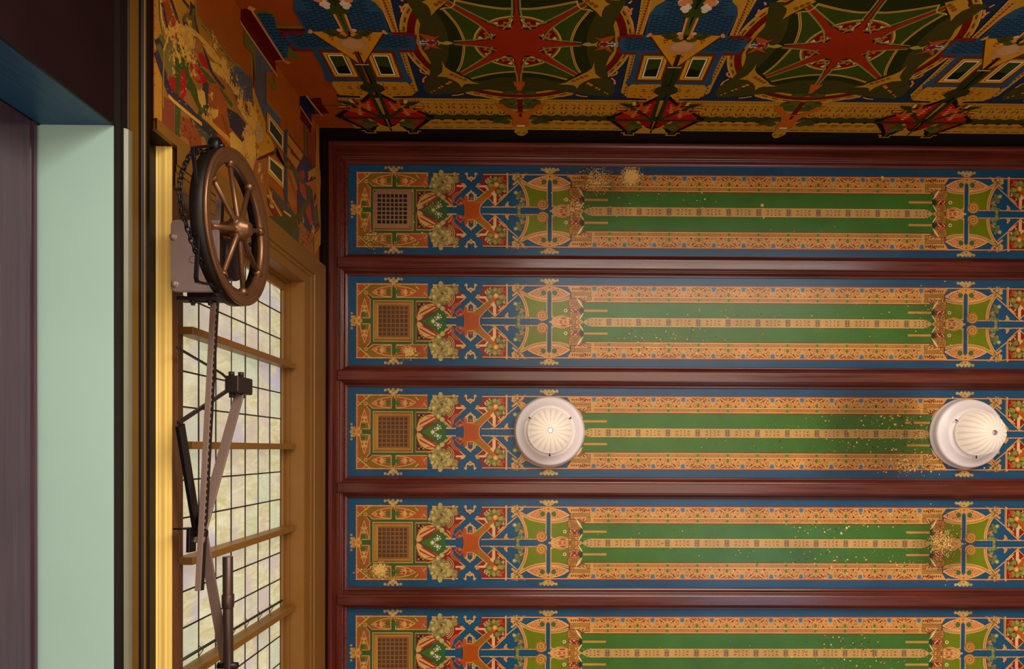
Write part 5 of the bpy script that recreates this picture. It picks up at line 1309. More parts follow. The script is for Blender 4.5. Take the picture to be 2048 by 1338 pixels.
# sash: stiles and rails
HG1 = on_x(560, 900, X_GL)[1]; LEADH = (HG1 - on_x(396, 900, X_GL)[1]) / 6; HG0 = HG1 - 7 * LEADH
bm = bmesh.new()
bm_box(bm, W(X_GL - 0.01, Y_IN + 0.012, HG0 - 0.08), W(X_SASH, Y_IN + 0.05, H_CAS0 - 0.012), 0.003)
done(bm, 'sash_stile', M_OCHRE, win)
bm = bmesh.new(); bm_box(bm, W(X_GL - 0.01, Y_IN + 0.05, HG1), W(X_SASH, Y_END, H_CAS0 - 0.012), 0.003); done(bm, 'sash_rail', M_OCHRE, win)
bm = bmesh.new(); bm_box(bm, W(X_GL - 0.01, Y_IN + 0.05, HG0 - 0.08), W(X_SASH, Y_END, HG0), 0.003); done(bm, 'sash_rail', M_BROWN, win)
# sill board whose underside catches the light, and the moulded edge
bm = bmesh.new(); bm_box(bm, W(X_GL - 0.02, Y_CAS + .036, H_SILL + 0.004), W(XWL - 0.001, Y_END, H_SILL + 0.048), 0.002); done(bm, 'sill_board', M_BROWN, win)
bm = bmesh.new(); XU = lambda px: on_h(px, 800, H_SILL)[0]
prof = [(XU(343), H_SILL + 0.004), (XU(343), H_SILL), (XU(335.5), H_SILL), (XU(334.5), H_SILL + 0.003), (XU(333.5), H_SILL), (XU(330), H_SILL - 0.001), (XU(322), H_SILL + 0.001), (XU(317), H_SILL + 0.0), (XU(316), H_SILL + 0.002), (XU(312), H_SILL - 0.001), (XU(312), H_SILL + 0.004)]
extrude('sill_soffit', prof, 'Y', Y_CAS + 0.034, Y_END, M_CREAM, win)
box('sill_apron', W(XU(312) - 0.02, Y_CAS, H_RAIL1 - 0.05), W(XU(312), Y_END, H_SILL + 0.003), M_BLACKP, win)
# mullion bars
mulY = []
for (px, py) in ((598, 735), (598, 893.5), (598, 1053.5), (598, 1210)):
    y, h = on_x(px, py, XWL - 0.027); mulY.append(y)
dmy = (mulY[3] - mulY[0]) / 3
mulY = [mulY[0] - dmy] * 0 + mulY + [mulY[3] + dmy, mulY[3] + 2 * dmy]
for y in mulY:
    if y > Y_END - 0.05: continue
    bm = bmesh.new(); bm_box(bm, W(X_GL + 0.004, y - 0.0135, HG0 - 0.03), W(XWL - 0.027, y + 0.0135, H_CAS0 - 0.012), 0.003); done(bm, 'mullion', M_OCHRE, win)


# opal glass panes
def m_opal():
    n = N('opal_glass'); p = n.pos()
    oi = n.n('ShaderNodeObjectInfo').outputs['Random']
    off = n.n('ShaderNodeVectorMath', operation='ADD'); n.t.links.new(p, off.inputs[0])
    cmb = n.n('ShaderNodeCombineXYZ'); 
    for i in range(3): n.t.links.new(n.math('MULTIPLY', oi, 7.0 + 3 * i), cmb.inputs[i])
    n.t.links.new(cmb.outputs[0], off.inputs[1])
    q = n.scaled(off.outputs[0], (4, 24, 7))
    nd = n.n('ShaderNodeTexNoise', i_Scale=0.85, i_Detail=5.0, i_Roughness=0.6, i_Distortion=1.4); n.t.links.new(q, nd.inputs['Vector'])
    f = nd.outputs['Fac']
    q2 = n.n('ShaderNodeTexNoise', i_Scale=4.5, i_Detail=2.0); n.t.links.new(off.outputs[0], q2.inputs['Vector'])
    g = q2.outputs['Fac']
    c1 = n.mix(n.ramp(f, .34, .66), s2l((204, 192, 138)), s2l((230, 226, 192)))
    lav = n.mix(n.ramp(oi, .55, .95), s2l((206, 188, 180)), s2l((186, 182, 206)))
    c2 = n.mix(n.math('MULTIPLY', n.ramp(g, .46, .64), .85), c1, lav)
    c3 = n.mix(n.math('MULTIPLY', n.ramp(oi, .30, .05), .5), c2, s2l((196, 214, 184)))
    n.set(Base_Color=n.mix(0.5, c3, (0.02, 0.02, 0.02)), Roughness=0.2, Emission_Color=c3, Emission_Strength=0.62)  # glow put into the glass in place of daylight behind the panes
    return n.m


M_OPAL = m_opal()
M_LEAD = m_plain('lead_came', (34, 30, 26), 0.5)
bays = [Y_IN + 0.05] + [y for y in mulY if y < Y_END] + [Y_END]
yl = [on_x(560, v, X_GL)[0] for v in (574, 626, 678, 786, 837.5, 943.5, 998.3, 1104.7, 1157.5)]
step = 0.0
lead = bmesh.new()
for i in range(7 + 1):
    h = HG0 + i * LEADH
    bm_box(lead, W(X_GL - 0.004, bays[0], h - 0.0028), W(X_GL + 0.004, Y_END, h + 0.0028))
colsY = [bays[0]]
for a, b in zip(bays[:-1], bays[1:]):
    inner = [y for y in yl if a + 0.04 < y < b - 0.04]
    if not inner:
        n_ = max(1, round((b - a) / 0.132)); inner = [a + (b - a) * k / n_ for k in range(1, n_)]
    edges = [a] + inner + [b]
    for y in inner: bm_box(lead, W(X_GL - 0.004, y - 0.0028, HG0), W(X_GL + 0.004, y + 0.0028, HG1))
    for e0, e1 in zip(edges[:-1], edges[1:]):
        for i in range(7):
            h = HG0 + i * LEADH
            t = R.uniform(-.0008, .0008)
            bm = bmesh.new(); bm_box(bm, W(X_GL - 0.003 + t, e0 + .001, h + .001), W(X_GL + 0.001 + t, e1 - .001, h + LEADH - .001)); done(bm, 'pane', M_OPAL, win)
o = done(lead, 'lead_came', M_LEAD, win); o['kind'] = 'stuff'
# saddle bar tied to the leads by the fourth mullion
ysb = on_x(560, 1208, X_GL)[0] - 0.018
bm = bmesh.new(); bm_tube(bm, [W(X_GL + 0.010, ysb, HG0 - 0.01), W(X_GL + 0.010, ysb, HG1)], 0.0055, 8)
for k in range(1, 7):
    bm_tube(bm, [W(X_GL + 0.004, ysb - .012, HG0 + k * LEADH), W(X_GL + 0.017, ysb, HG0 + k * LEADH + .004), W(X_GL + 0.017, ysb + .004, HG0 + k * LEADH + .006), W(X_GL + .006, ysb + .026, HG0 + k * LEADH - .004)], 0.0016, 5)
done(bm, 'saddle_bar', M_LEAD, win)

# ------------------------------------------------------------------ rail over the doorway, doorway, door
def hx_(px): return on_x(px, 700, XR_)[1]


prof = [(XWL - 0.05, H_RAIL1), (XR_ - .004, H_RAIL1), (XR_, H_RAIL1 - .004), (XR_, hx_(291)), (XR_ + .004, hx_(290)), (XR_ + .006, hx_(286)), (XR_ + .004, hx_(283)), (XR_, hx_(282)), (XR_, hx_(276)), (XR_ + .003, hx_(275)), (XR_ + .003, hx_(256)), (XR_, hx_(255)), (XR_, H_RAIL0), (XWL, H_SOF + .002), (XWL - 0.002, H_SOF + .002), (XWL - 0.05, H_SOF + .02)]
trim1 = extrude('trim_1', prof, 'Y', YWB, Y_END, M_BLACKP); tag(trim1, 'black rail with dull gold bands running along the wall above the doorway', kind='structure')
box('gold_band', W(XR_ + .002, YWB + .001, hx_(257)), W(XR_ + .0045, Y_END, hx_(274)), M_STRIPE, trim1)
extrude('gold_bead', [(XR_ + .003, hx_(283.5)), (XR_ + .0075, hx_(285)), (XR_ + .0075, hx_(287.5)), (XR_ + .003, hx_(289.5))], 'Y', YWB + .001, Y_END, M_STRIPE, trim1)
hb_ = lambda px: hx_(px)
trim2 = extrude('trim_2', [(XR_ - .002, hb_(263)), (XR_ + .003, hb_(262)), (XR_ + .008, hb_(259)), (XR_ + .009, hb_(255)), (XR_ + .008, hb_(251)), (XR_ + .003, hb_(248.5)), (XR_ - .002, hb_(247))], 'Y', Y_JAMB, Y_END, m_plain('greenish_edge_bead', (104, 104, 84), .32)); tag(trim2, 'greenish grey edge bead along the doorway head', kind='structure')
door = bpy.data.objects.new('door_1', None); COL.objects.link(door); tag(door, 'dark wooden door set deep under a pale green soffit', kind='structure')
box('soffit', W(xo + 0.02, Y_JAMB + .001, H_SOF - .001), W(XWL - .0005, Y_END, H_SOF + .006), M_MINT, door)
bm = bmesh.new(); bm_box(bm, W(X_DOOR, Y_JAMB - .0005, -CZ + .001), W(XWL - .001, Y_JAMB + .004, H_SOF - .001)); done(bm, 'jamb', M_TEAL, door)
box('jamb_corner_strip', W(XWL - .004, Y_JAMB - .004, -CZ + .001), W(XWL + .0035, Y_JAMB + .0045, H_SOF), M_BLACKP, door)
hd = on_x(74, 800, X_DOOR)[1]
box('door_leaf', W(X_DOOR - .05, Y_JAMB + .006, -CZ + .01), W(X_DOOR - .006, Y_END, hd), M_DOOR, door)
extrude('door_stop', [(X_DOOR - .006, hd - .012), (X_DOOR + .0, hd - .010), (X_DOOR + .001, hd + .0), (X_DOOR - .006, hd + .004)], 'Y', Y_JAMB + .005, Y_END, M_DOOR, door)
box('head_gap', W(X_DOOR - .06, Y_JAMB + .005, hd), W(X_DOOR - .012, Y_END, H_SOF - .001), M_BLACKP, door)
box('jamb_gap', W(X_DOOR - .06, Y_JAMB - .01, -CZ + .01), W(X_DOOR - .001, Y_JAMB + .006, H_SOF - .001), M_BLACKP, door)

# ------------------------------------------------------------------ ceiling lights
def m_lamp(name, em):
    n = N(name)
    a = n.n('ShaderNodeAttribute', attribute_name='Col').outputs['Color']
    n.set(Base_Color=n.mix(1.0, a, s2l((176, 164, 148)), 'MULTIPLY'), Roughness=0.4, Specular_IOR_Level=0.25, Emission_Color=n.mix(1.0, a, s2l((255, 226, 198)), 'MULTIPLY'), Emission_Strength=em); return n.m


M_DOME = m_lamp('fluted_opal_glass', 0.60)
M_PORC = m_plain('white_enamel', (224, 214, 214), 0.35, var=0.03)
n_ = N('bulb_glow'); n_.set(Base_Color=(1, .9, .8), Emission_Color=(1.0, 0.93, 0.82), Emission_Strength=6.0); M_BULB = n_.m
M_SCREW = m_plain('dark_screw', (46, 40, 38), 0.4, 0.6)
M_FINIAL = m_plain('grey_finial', (170, 158, 158), 0.4, 0.3)


def lamp(px, py, label):
    x, y = on_h(px, py, H)
    t = thing('ceiling_light', label, 'ceiling light', W(x, y, H - .0015), 'white ceiling lights with fluted glass domes')
    bm = bmesh.new()
    bm_lathe(bm, [(0.0, 0.0), (0.200, 0.0), (0.203, -0.006), (0.200, -0.014), (0.196, -0.020), (0.195, -0.040), (0.193, -0.058), (0.190, -0.064), (0.186, -0.066)], 64)
    o = done(bm, 'canopy', M_PORC, t)
    bm = bmesh.new(); bm_lathe(bm, [(0.190, -0.0635), (0.187, -0.067), (0.180, -0.0685), (0.165, -0.076), (0.150, -0.086), (0.143, -0.092), (0.140, -0.094), (0.138, -0.093), (0.120, -0.102), (0.112, -0.112), (0.112, -0.124), (0.0, -0.124)], 64); done(bm, 'reflector', M_PORC, t)
    # fluted dome
    NL = 20; n = 160; prof = [(0.118, -0.112), (0.123, -0.114), (0.124, -0.124), (0.121, -0.128), (0.122, -0.134), (0.121, -0.145)]
    for k in range(1, 15):
        a = k / 14 * pi / 2; prof.append((max(0.0125, 0.121 * math.cos(a) ** 0.85), -0.145 - 0.128 * math.sin(a)))
    bm = bmesh.new(); lay = bm.loops.layers.float_color.new('Col')
    rings = []
    for (r, z) in prof:
        ring = []
        for k in range(n):
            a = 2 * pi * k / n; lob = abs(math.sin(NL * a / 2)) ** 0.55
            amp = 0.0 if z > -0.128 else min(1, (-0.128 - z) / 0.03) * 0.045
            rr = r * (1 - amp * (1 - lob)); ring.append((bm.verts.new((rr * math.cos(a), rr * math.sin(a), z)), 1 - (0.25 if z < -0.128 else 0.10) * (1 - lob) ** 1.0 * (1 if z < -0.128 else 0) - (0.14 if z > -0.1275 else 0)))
        rings.append(ring)
    for i in range(len(rings) - 1):
        for k in range(n):
            q = (rings[i][k], rings[i][(k + 1) % n], rings[i + 1][(k + 1) % n], rings[i + 1][k])
            f = bm.faces.new([v for v, c in q]); f.smooth = True
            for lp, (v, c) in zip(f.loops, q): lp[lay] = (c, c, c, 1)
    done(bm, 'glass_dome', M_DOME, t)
    bm = bmesh.new(); bm_lathe(bm, [(0.0105, -0.225), (0.0105, -0.272), (0.012, -0.2750), (0.0145, -0.2745), (0.0150, -0.270), (0.011, -0.266)], 24); done(bm, 'finial', M_FINIAL, t)
    bm = bmesh.new(); bm_lathe(bm, [(0.0, -0.231), (0.005, -0.230), (0.0104, -0.2265), (0.0104, -0.2255), (0.0, -0.2255)], 16); done(bm, 'bulb', M_BULB, t)
    for a in (pi * 1.18, -pi * .18, pi * .5):
        bm = bmesh.new(); c, s = math.cos(a), math.sin(a)
        bm_tube(bm, [(0.122 * c, 0.122 * s, -0.118), (0.136 * c, 0.136 * s, -0.118)], 0.0028, 8); bm_tube(bm, [(0.134 * c, 0.134 * s, -0.118), (0.140 * c, 0.140 * s, -0.118)], 0.0048, 8)
        done(bm, 'thumb_screw', M_SCREW, t)
    return t


lamp(1098.8, 863, 'white ceiling light seen straight on, nearer the glazed transom')
lamp(1927, 867.5, 'white ceiling light seen at a slant, farther from the glazed transom')

# ------------------------------------------------------------------ metal vent grille in the first panel
M_BRONZE = N('brushed_bronze'); p_ = M_BRONZE.pos()
f_ = M_BRONZE.noise(M_BRONZE.scaled(p_, (3, 40, 3)), 6, 3)
M_BRONZE.set(Base_Color=M_BRONZE.mix(f_, s2l((150, 112, 84)), s2l((196, 150, 106))), Metallic=0.75, Roughness=0.42); M_BRONZE = M_BRONZE.m
gx0, gy0 = on_h(745.9, 379.5, H - .004); gx1, gy1 = on_h(823.5, 457, H - .004)
t = thing('vent_grille', 'square bronze vent grille with a lattice of holes in the first ceiling panel', 'vent', W((gx0 + gx1) / 2, (gy0 + gy1) / 2, H - .0045))
gw = (gx1 - gx0) / 2; hw_ = gw * 0.757; NB = 7
bm = bmesh.new()
for lo, hi in (((-gw, -gw), (gw, -hw_)), ((-gw, hw_), (gw, gw)), ((-gw, -hw_), (-hw_, hw_)), ((hw_, -hw_), (gw, hw_))): bm_box(bm, (lo[0], lo[1], -.004), (hi[0], hi[1], .003))
done(bm, 'frame', M_BRONZE, t)
for k in range(1, NB):
    c = -hw_ + 2 * hw_ * k / NB; w = 0.0034
    bm = bmesh.new(); bm_box(bm, (c - w, -hw_, -.0036), (c + w, hw_, .0005)); done(bm, 'lattice_bar', M_BRONZE, t)
    bm = bmesh.new(); bm_box(bm, (-hw_, c - w, -.0033), (hw_, c + w, .001)); done(bm, 'lattice_bar', M_BRONZE, t)
box('backing', (-hw_, -hw_, .0015), (hw_, hw_, .003), M_VOID, t)
for (sx, sy) in ((-1, -1), (1, 1)):
    bm = bmesh.new(); bm_lathe(bm, [(0, -.0052), (.003, -.0050), (.0038, -.0040), (.0038, -.003)], 12); o = done(bm, 'screw', M_SCREW, t); o.location = (sx * gw * .90, sy * gw * .90, 0)

# ------------------------------------------------------------------ window opening gear
M_IRON = m_plain('black_iron', (26, 22, 24), 0.38, 0.5, var=0.2)
M_WHEEL = m_plain('bronzed_iron', (112, 76, 48), 0.33, 0.6, var=0.25, scale=20)
M_WHEELD = m_plain('dark_bronzed_iron', (70, 44, 30), 0.36, 0.6, var=0.2, scale=20)
M_PLATE = m_plain('grey_enamelled_iron', (150, 130, 124), 0.42, 0.25, var=0.10, scale=30)
M_BAR = m_plain('worn_steel_bar', (136, 112, 102), 0.45, 0.3, var=0.15, scale=26, streak=(10, 1, 10))
M_BARD = m_plain('dark_steel', (48, 36, 36), 0.45, 0.4, var=0.15)
gear = thing('window_opener', 'iron chain wheel opener with gear box, rack bar and scissor arms before the transom', 'window opener', W(XWL, -.5, 2.3))
gl = Vector(gear.location)


def G(bm, name, mat, parent=gear, recalc=True):
    if recalc: bmesh.ops.recalc_face_normals(bm, faces=bm.faces)
    base = Vector((0, 0, 0)); p = parent
    while p is not None: base += Vector(p.location); p = p.parent
    bmesh.ops.translate(bm, verts=bm.verts, vec=-base)
    return done(bm, name, mat, parent, False)


def PT(px, py, X): y, h = on_x(px, py, X); return Vector(W(X, y, h))


# wheel (axis along X)
XWF = -0.920; wc = PT(483, 458, XWF); RW = 0.2365
Mw = Matrix(((0, 0, 1, wc.x), (0, 1, 0, wc.y), (-1, 0, 0, wc.z), (0, 0, 0, 1)))      # local Z -> world X
wheel = bpy.data.objects.new('wheel', None); COL.objects.link(wheel); wheel.parent = gear
bm = bmesh.new()
bm_lathe(bm, [(RW, -.004), (RW - .002, .0), (RW - .008, .001), (RW - .012, -.003), (RW - .016, .000), (RW - .022, .001), (RW - .027, -.004), (RW - .036, -.006), (RW - .045, -.010), (RW - .046, -.020), (RW - .042, -.030), (RW - .025, -.030), (RW - .012, -.012), (RW, -.010)], 72, Mw, close=True)
G(bm, 'rim', M_WHEEL, wheel)
bm = bmesh.new(); bm_lathe(bm, [(RW - .004, -.009), (RW - .004, -.012), (RW + .001, -.015), (RW + .002, -.044), (RW - .004, -.050), (RW - .036, -.050), (RW - .040, -.030), (RW - .030, -.012)], 72, Mw, close=True); G(bm, 'chain_groove', M_BLACKP, wheel)
hub = Vector((wc.x + .004, wc.y + .010, wc.z + .012)); hubc = Vector((wc.x, wc.y, wc.z))
bm = bmesh.new(); bm_lathe(bm, [(0, .030), (.018, .030), (.022, .026), (.030, .012), (.036, .006), (.036, -.026), (.026, -.032), (.020, -.060), (.020, -.085)], 24, Mw); G(bm, 'hub', M_WHEEL, wheel)
for k in range(8):
    a = pi * 15 / 180 + k * pi / 4
    d = Vector((0, math.cos(a), math.sin(a)))
    p0 = hubc + d * .026 + Vector((-.008, 0, 0)); p1 = hubc + d * (RW - .043) + Vector((-.016, 0, 0))
    bm = bmesh.new(); bm_tube(bm, [p0, p0.lerp(p1, .08), p1], [.011, .0085, .0075], 10)
    bm_tube(bm, [p1 - d * .014, p1 - d * .010, p1 - d * .003, p1 + d * .006], [.008, .0125, .015, .016], 10); bm_tube(bm, [p0 - d * .004, p0 + d * .008, p0 + d * .012], [.014, .013, .009], 10)
    G(bm, 'spoke', M_WHEEL, wheel)
# chain guide: bent flat bar round the rim with an eye at each end
XGd = wc.x - .030
pg = [PT(*q, XGd) for q in ((428, 291), (400, 294), (386, 296), (386, 304), (392, 350), (397, 400), (397, 470), (392, 555), (394, 563), (402, 566), (425, 569), (436, 574))]
bm = bmesh.new()
for a, b in zip(pg[:-1], pg[1:]): bm_bar(bm, a - (b - a).normalized() * .003, b + (b - a).normalized() * .003, (1, 0, 0), .011, .0075, .001)
G(bm, 'chain_guide', M_IRON)
for (px, py) in ((432, 292), (440, 574)):
    c = PT(px, py, XGd)
    bm = bmesh.new(); Mg = Matrix(((0, 0, 1, c.x), (0, 1, 0, c.y), (-1, 0, 0, c.z), (0, 0, 0, 1)))
    bm_lathe(bm, [(.024, -.012), (.024, .012), (.018, .016), (.008, .016), (.008, -.016), (.018, -.016)], 24, Mg, close=True); bm_tube(bm, [c + Vector((-.02, 0, 0)), c + Vector((.024, 0, 0))], .0075, 12)
    G(bm, 'guide_eye', M_IRON)
# gear box: a plate lying flat under the gear, its underside to the camera
HGB = 2.19


def PH(px, py, h): x, y = on_h(px, py, h); return Vector(W(x, y, h))


g0 = PH(340.5, 439, HGB); g1 = PH(437, 584, HGB)
bm = bmesh.new(); pts = []; r_ = .016
for (cx_, cy_, s_) in ((g1.x - .004, g1.y - .004, 0), (g0.x + r_, g1.y - r_, 1), (g0.x + r_, g0.y + r_, 2), (g1.x - .004, g0.y + .004, 3)):
    rr_ = r_ if s_ in (1, 2) else .004
    for k in range(6):
        t = pi / 2 * (s_ + k / 5); pts.append((cx_ + rr_ * math.cos(t), cy_ + rr_ * math.sin(t)))
mx_, my_ = (g0.x + g1.x) / 2, (g0.y + g1.y) / 2
Ls = [[bm.verts.new((x + (mx_ - x) * e, y + (my_ - y) * e, g0.z + dz)) for x, y in pts] for e, dz in ((0, .009), (0, .003), (.02, 0))]
for P_, Q_ in ((Ls[0], Ls[1]), (Ls[1], Ls[2])):
    for k in range(len(pts)): bm.faces.new((P_[k], P_[(k + 1) % len(pts)], Q_[(k + 1) % len(pts)], Q_[k]))
bm.faces.new(Ls[0]); bm.faces.new(Ls[2]); G(bm, 'gear_box_plate', M_PLATE)
bm = bmesh.new(); bm_box(bm, (g0.x + .03, g0.y + .015, g0.z + .008), (g1.x - .02, g1.y - .012, g0.z + .085), .006); bm_box(bm, (XWL - .02, g0.y + .06, g0.z + .125), (g0.x + .05, g1.y - .06, g0.z + .15), .004); bm_box(bm, (g0.x + .032, g0.y + .06, g0.z + .08), (g0.x + .06, g1.y - .06, g0.z + .15), .004); G(bm, 'gear_box', M_BARD)
for (px, py) in ((347, 474), (350, 568)):
    c = PH(px, py, HGB); bm = bmesh.new(); bm_lathe(bm, [(0, -.012), (.0075, -.012), (.009, -.008), (.009, -.003), (.0115, -.0025), (.0115, 0)], 12, Matrix.Translation(c)); G(bm, 'bolt', M_PLATE)
c = PH(386, 519, HGB); bm = bmesh.new(); bm_lathe(bm, [(.0105, -.0006), (.0115, -.0006), (.0115, .0005), (.0105, .0005)], 28, Matrix.Translation(c), close=True); G(bm, 'inspection_ring', M_BARD)
XGB = XWL + .055; y_hi = g1.y
# pinion housing behind the wheel, axle
c = PT(466, 520, -1.02); bm = bmesh.new(); Mg = Matrix(((0, 0, 1, c.x), (0, 1, 0, c.y), (-1, 0, 0, c.z), (0, 0, 0, 1)))
bm_lathe(bm, [(0, .012), (.060, .012), (.068, .008), (.070, 0), (.070, -.022), (0, -.022)], 40, Mg); G(bm, 'pinion_housing', M_BARD)
bm = bmesh.new(); bm_tube(bm, [hubc + Vector((-.05, 0, 0)), Vector((XGB - .02, hubc.y, hubc.z))], .018, 14); G(bm, 'axle', M_BARD)
# bracket behind the plate with two bolts
b0_ = PH(352, 592, HGB + .05); b1_ = PH(436, 600, HGB + .05)
bm = bmesh.new(); bm_box(bm, (b0_.x, b0_.y, b0_.z), (b1_.x, b1_.y, b1_.z + .05), .002); bm_box(bm, (b0_.x + .03, g1.y - .03, b0_.z + .01), (b1_.x - .01, b1_.y, b0_.z + .03)); G(bm, 'bracket', M_BARD)
for px in (386, 420):
    c = PH(px, 600, HGB + .065); bm = bmesh.new(); bm_tube(bm, [c, c + Vector((0, .010, 0))], .0105, 6); bm_tube(bm, [c + Vector((0, .008, 0)), c + Vector((0, .017, 0))], .0065, 8); G(bm, 'bolt', M_BARD)
# toothed rack bar
XRK = XWL + .085
r0 = PT(438, 389, XRK); r1 = PT(395.5, 1182, XRK)
d_ = (r1 - r0).normalized(); up_ = Vector((1, 0, 0)).cross(d_).normalized(); up_ = up_ if up_.z > 0 else -up_
bm = bmesh.new(); bm_bar(bm, r0 + up_ * .018, r1 + up_ * .018, (1, 0, 0), .008, .036, .001); 
G(bm, 'rack_web', M_IRON)
bm = bmesh.new(); bm_bar(bm, r0, r1, (1, 0, 0), .018, .005, .001); 
o = G(bm, 'rack_bar', M_BAR); 
bm = bmesh.new(); L_ = (r1 - r0).length; nt = 46
for k in range(nt):
    c = r0 + d_ * (.20 + (L_ - .36) * k / nt) + up_ * .014 + Vector((.0042, 0, 0))
    bm_box(bm, (c.x - .001, c.y - .0045, c.z - .004), (c.x + .0012, c.y + .0045, c.z + .004), .001)
o = G(bm, 'rack_teeth', M_BAR); o['kind'] = 'stuff'
# scissor arms with pivot block
XAR = XWL + .075
bm = bmesh.new(); bm_bar(bm, PT(480, 784, XAR), PT(397, 1085, XAR), (1, 0, 0), .034, .008, .001); G(bm, 'scissor_arm', M_BAR)
bm = bmesh.new(); bm_bar(bm, PT(401, 1045, XAR - .012), PT(452, 1330, XAR - .012), (1, 0, 0), .034, .008, .001); G(bm, 'scissor_arm', M_BAR)
bm = bmesh.new(); bm_bar(bm, PT(360, 850, XAR - .02), PT(396, 1072, XAR - .02), (1, 0, 0), .012, .040, .001); G(bm, 'scissor_arm', M_IRON)  # upper arm coloured black: shade of its turned face put into the colour
XBK = XAR + .002
bm = bmesh.new(); q0 = PT(470, 752, XBK); q1 = PT(491, 790, XBK)
bm_box(bm, (XBK - .030, q0.y, q0.z - .02), (XBK + .022, q1.y, q1.z + .016), .006); G(bm, 'pivot_block', M_BARD)
for (px, py, X) in ((463, 748, XBK - .016), (482, 749, XBK + .006), (464, 791, XBK - .016), (484, 792, XBK + .006)):
    c = PT(px, py, X); bm = bmesh.new(); bm_tube(bm, [c + Vector((0, -.008, 0)), c + Vector((0, .008, 0))], .011, 8); G(bm, 'bolt', M_BARD)
bm = bmesh.new(); bm_bar(bm, PT(357, 846, XAR - .02), PT(458, 779, XAR - .02), (1, 0, 0), .011, .011, .001); G(bm, 'link_rod', M_BARD)
bm = bmesh.new(); bm_bar(bm, PT(354, 695, XAR - .035), PT(445, 748, XAR - .035), (1, 0, 0), .007, .007, .001); bm_bar(bm, PT(443, 747, XAR - .035), PT(456, 758, XAR - .030), (1, 0, 0), .007, .007, .001); G(bm, 'link_rod', M_BARD)
bm = bmesh.new(); bm_bar(bm, PT(355, 1058, XAR - .03), PT(385, 1056, XAR - .03), (1, 0, 0), .03, .006, .001); bm_bar(bm, PT(383, 1056, XAR - .02), PT(382, 1104, XAR - .02), (1, 0, 0), .012, .045, .002); G(bm, 'pivot_bracket', M_IRON)
bm = bmesh.new(); c = PT(401, 1066, XAR); bm_tube(bm, [c + Vector((-.03, 0, 0)), c + Vector((.02, 0, 0))], .013, 14); G(bm, 'pivot_pin', M_IRON)

# hand chain over the wheel
XCH = wc.x - .036
path = crv([PT(*q, XCH) for q in ((436, 301), (420, 304), (400, 304), (384, 307), (376, 318), (367, 338), (361, 362), (360, 386), (362, 408), (367, 432), (375, 456), (385, 486), (397, 514), (412, 538), (430, 560))], 14)
path = [Vector(p) for p in path]
ch = thing('hand_chain', 'black iron hand chain sagging beside the bronzed wheel', 'chain', W(XCH, path[0].y, path[0].z - CZ))
bm = bmesh.new(); lw, ll, rr = .0062, .0105, .0024
pts = [(ll * .45 + lw * math.cos(t), lw * math.sin(t), 0) for t in [(-pi / 2 + pi * k / 5) for k in range(6)]] + [(-ll * .45 + lw * math.cos(t), lw * math.sin(t), 0) for t in [(pi / 2 + pi * k / 5) for k in range(6)]]
bm_tube(bm, pts, rr, 6, closed=True); bmesh.ops.recalc_face_normals(bm, faces=bm.faces)
LINK_ME = bpy.data.meshes.new('link'); bm.to_mesh(LINK_ME); bm.free(); LINK_ME.materials.append(M_IRON)


def run_chain(path, parent, base):
    acc = 0; nxt = 0; k = 0
    for i in range(len(path) - 1):
        seg = (path[i + 1] - path[i]).length
        while nxt <= acc + seg:
            p = path[i].lerp(path[i + 1], (nxt - acc) / seg); d = (path[i + 1] - path[i]).normalized()
            u = Vector((1, 0, 0)); u = (u - d * u.dot(d)).normalized(); v = d.cross(u)
            if k % 2: u, v = v, -u
            o = new_obj('link', LINK_ME, None, parent)
            o.matrix_local = Matrix(((d.x, u.x, v.x, p.x - base.x), (d.y, u.y, v.y, p.y - base.y), (d.z, u.z, v.z, p.z - base.z), (0, 0, 0, 1)))
            k += 1; nxt += .0165
        acc += seg


run_chain(path, ch, Vector(ch.location))
# the run of the chain lying in the groove, seen between the spokes
path2 = [Vector(p) for p in crv([PT(*q, XWL + .06) for q in ((497, 488), (505, 492), (514, 497), (524, 502))], 6)]
run_chain(path2, ch, Vector(ch.location))

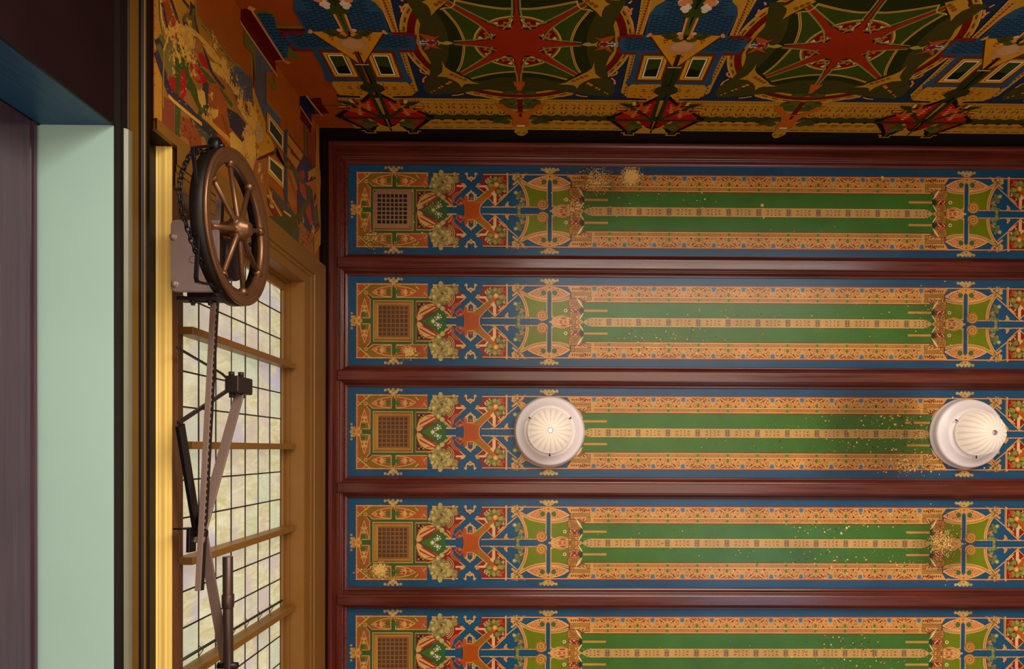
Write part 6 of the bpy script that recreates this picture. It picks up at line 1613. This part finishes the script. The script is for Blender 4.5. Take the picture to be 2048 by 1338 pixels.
# operating shaft at the lower edge of the picture
XSH = XWL + .105
t = thing('operating_shaft', 'dark iron pipe with a coupling collar crossing before the transom panes', 'pipe', PT(456, 1338, XSH))
base = Vector(t.location)
s0 = PT(455.5, 1113, XSH); s1 = PT(456.5, 1345, XSH); ax_ = (s1 - s0).normalized(); s2 = s0 + ax_ * .75


def sub(name, pts, r, n=20, mat=M_BARD):
    bm = bmesh.new(); bm_tube(bm, [p - base for p in pts], r, n); return done(bm, name, mat, t)


M_PIPE = m_plain('dark_bronze_pipe', (76, 58, 52), 0.35, 0.6, var=0.12)
sub('pipe', [s0, s0 + ax_ * .001, s2], [.0160, .0170, .0170], 24, M_PIPE)
cl = (s1 - s0).length
sub('collar', [s0 + ax_ * cl * .325, s0 + ax_ * cl * .33, s0 + ax_ * cl * .42, s0 + ax_ * cl * .44, s0 + ax_ * cl * .445], [.0190, .0205, .0205, .0185, .0170], 24, M_PIPE)
c0 = s0 + ax_ * cl * .94
sub('clamp', [c0 + Vector((-.035, 0, 0)), c0 + Vector((.032, 0, .0))], .012, 14, M_IRON)

# ------------------------------------------------------------------ unseen window frames added round the two daylight lamps


def added_window(name, cx_, w_, h0, h1, y, d, label, n):
    e = bpy.data.objects.new(name, None); COL.objects.link(e); tag(e, label, kind='structure')
    a, b = cx_ - w_ / 2, cx_ + w_ / 2; ya, yb = sorted((y, y + d))
    for lo, hi in (((a - .09, h0 - .09), (b + .09, h0)), ((a - .09, h1), (b + .09, h1 + .09)), ((a - .09, h0), (a, h1)), ((b, h0), (b + .09, h1))):
        box('frame', W(lo[0], ya, lo[1]), W(hi[0], yb, hi[1]), M_OCHRE_D, e)
    for k in range(1, n):
        x = a + w_ * k / n; box('mullion', W(x - .018, ya, h0), W(x + .018, yb, h1), M_OCHRE_D, e)


added_window('added_window_back', 1.5, 3.2, -.5, 1.6, YWB, .075, 'unseen window frame added round the daylight lamp by the stencilled wall', 4)
added_window('added_window_front', 2.2, 2.0, -.4, 1.0, YWF, -.16, 'unseen window frame added round the cool lamp by the opposite wall', 3)
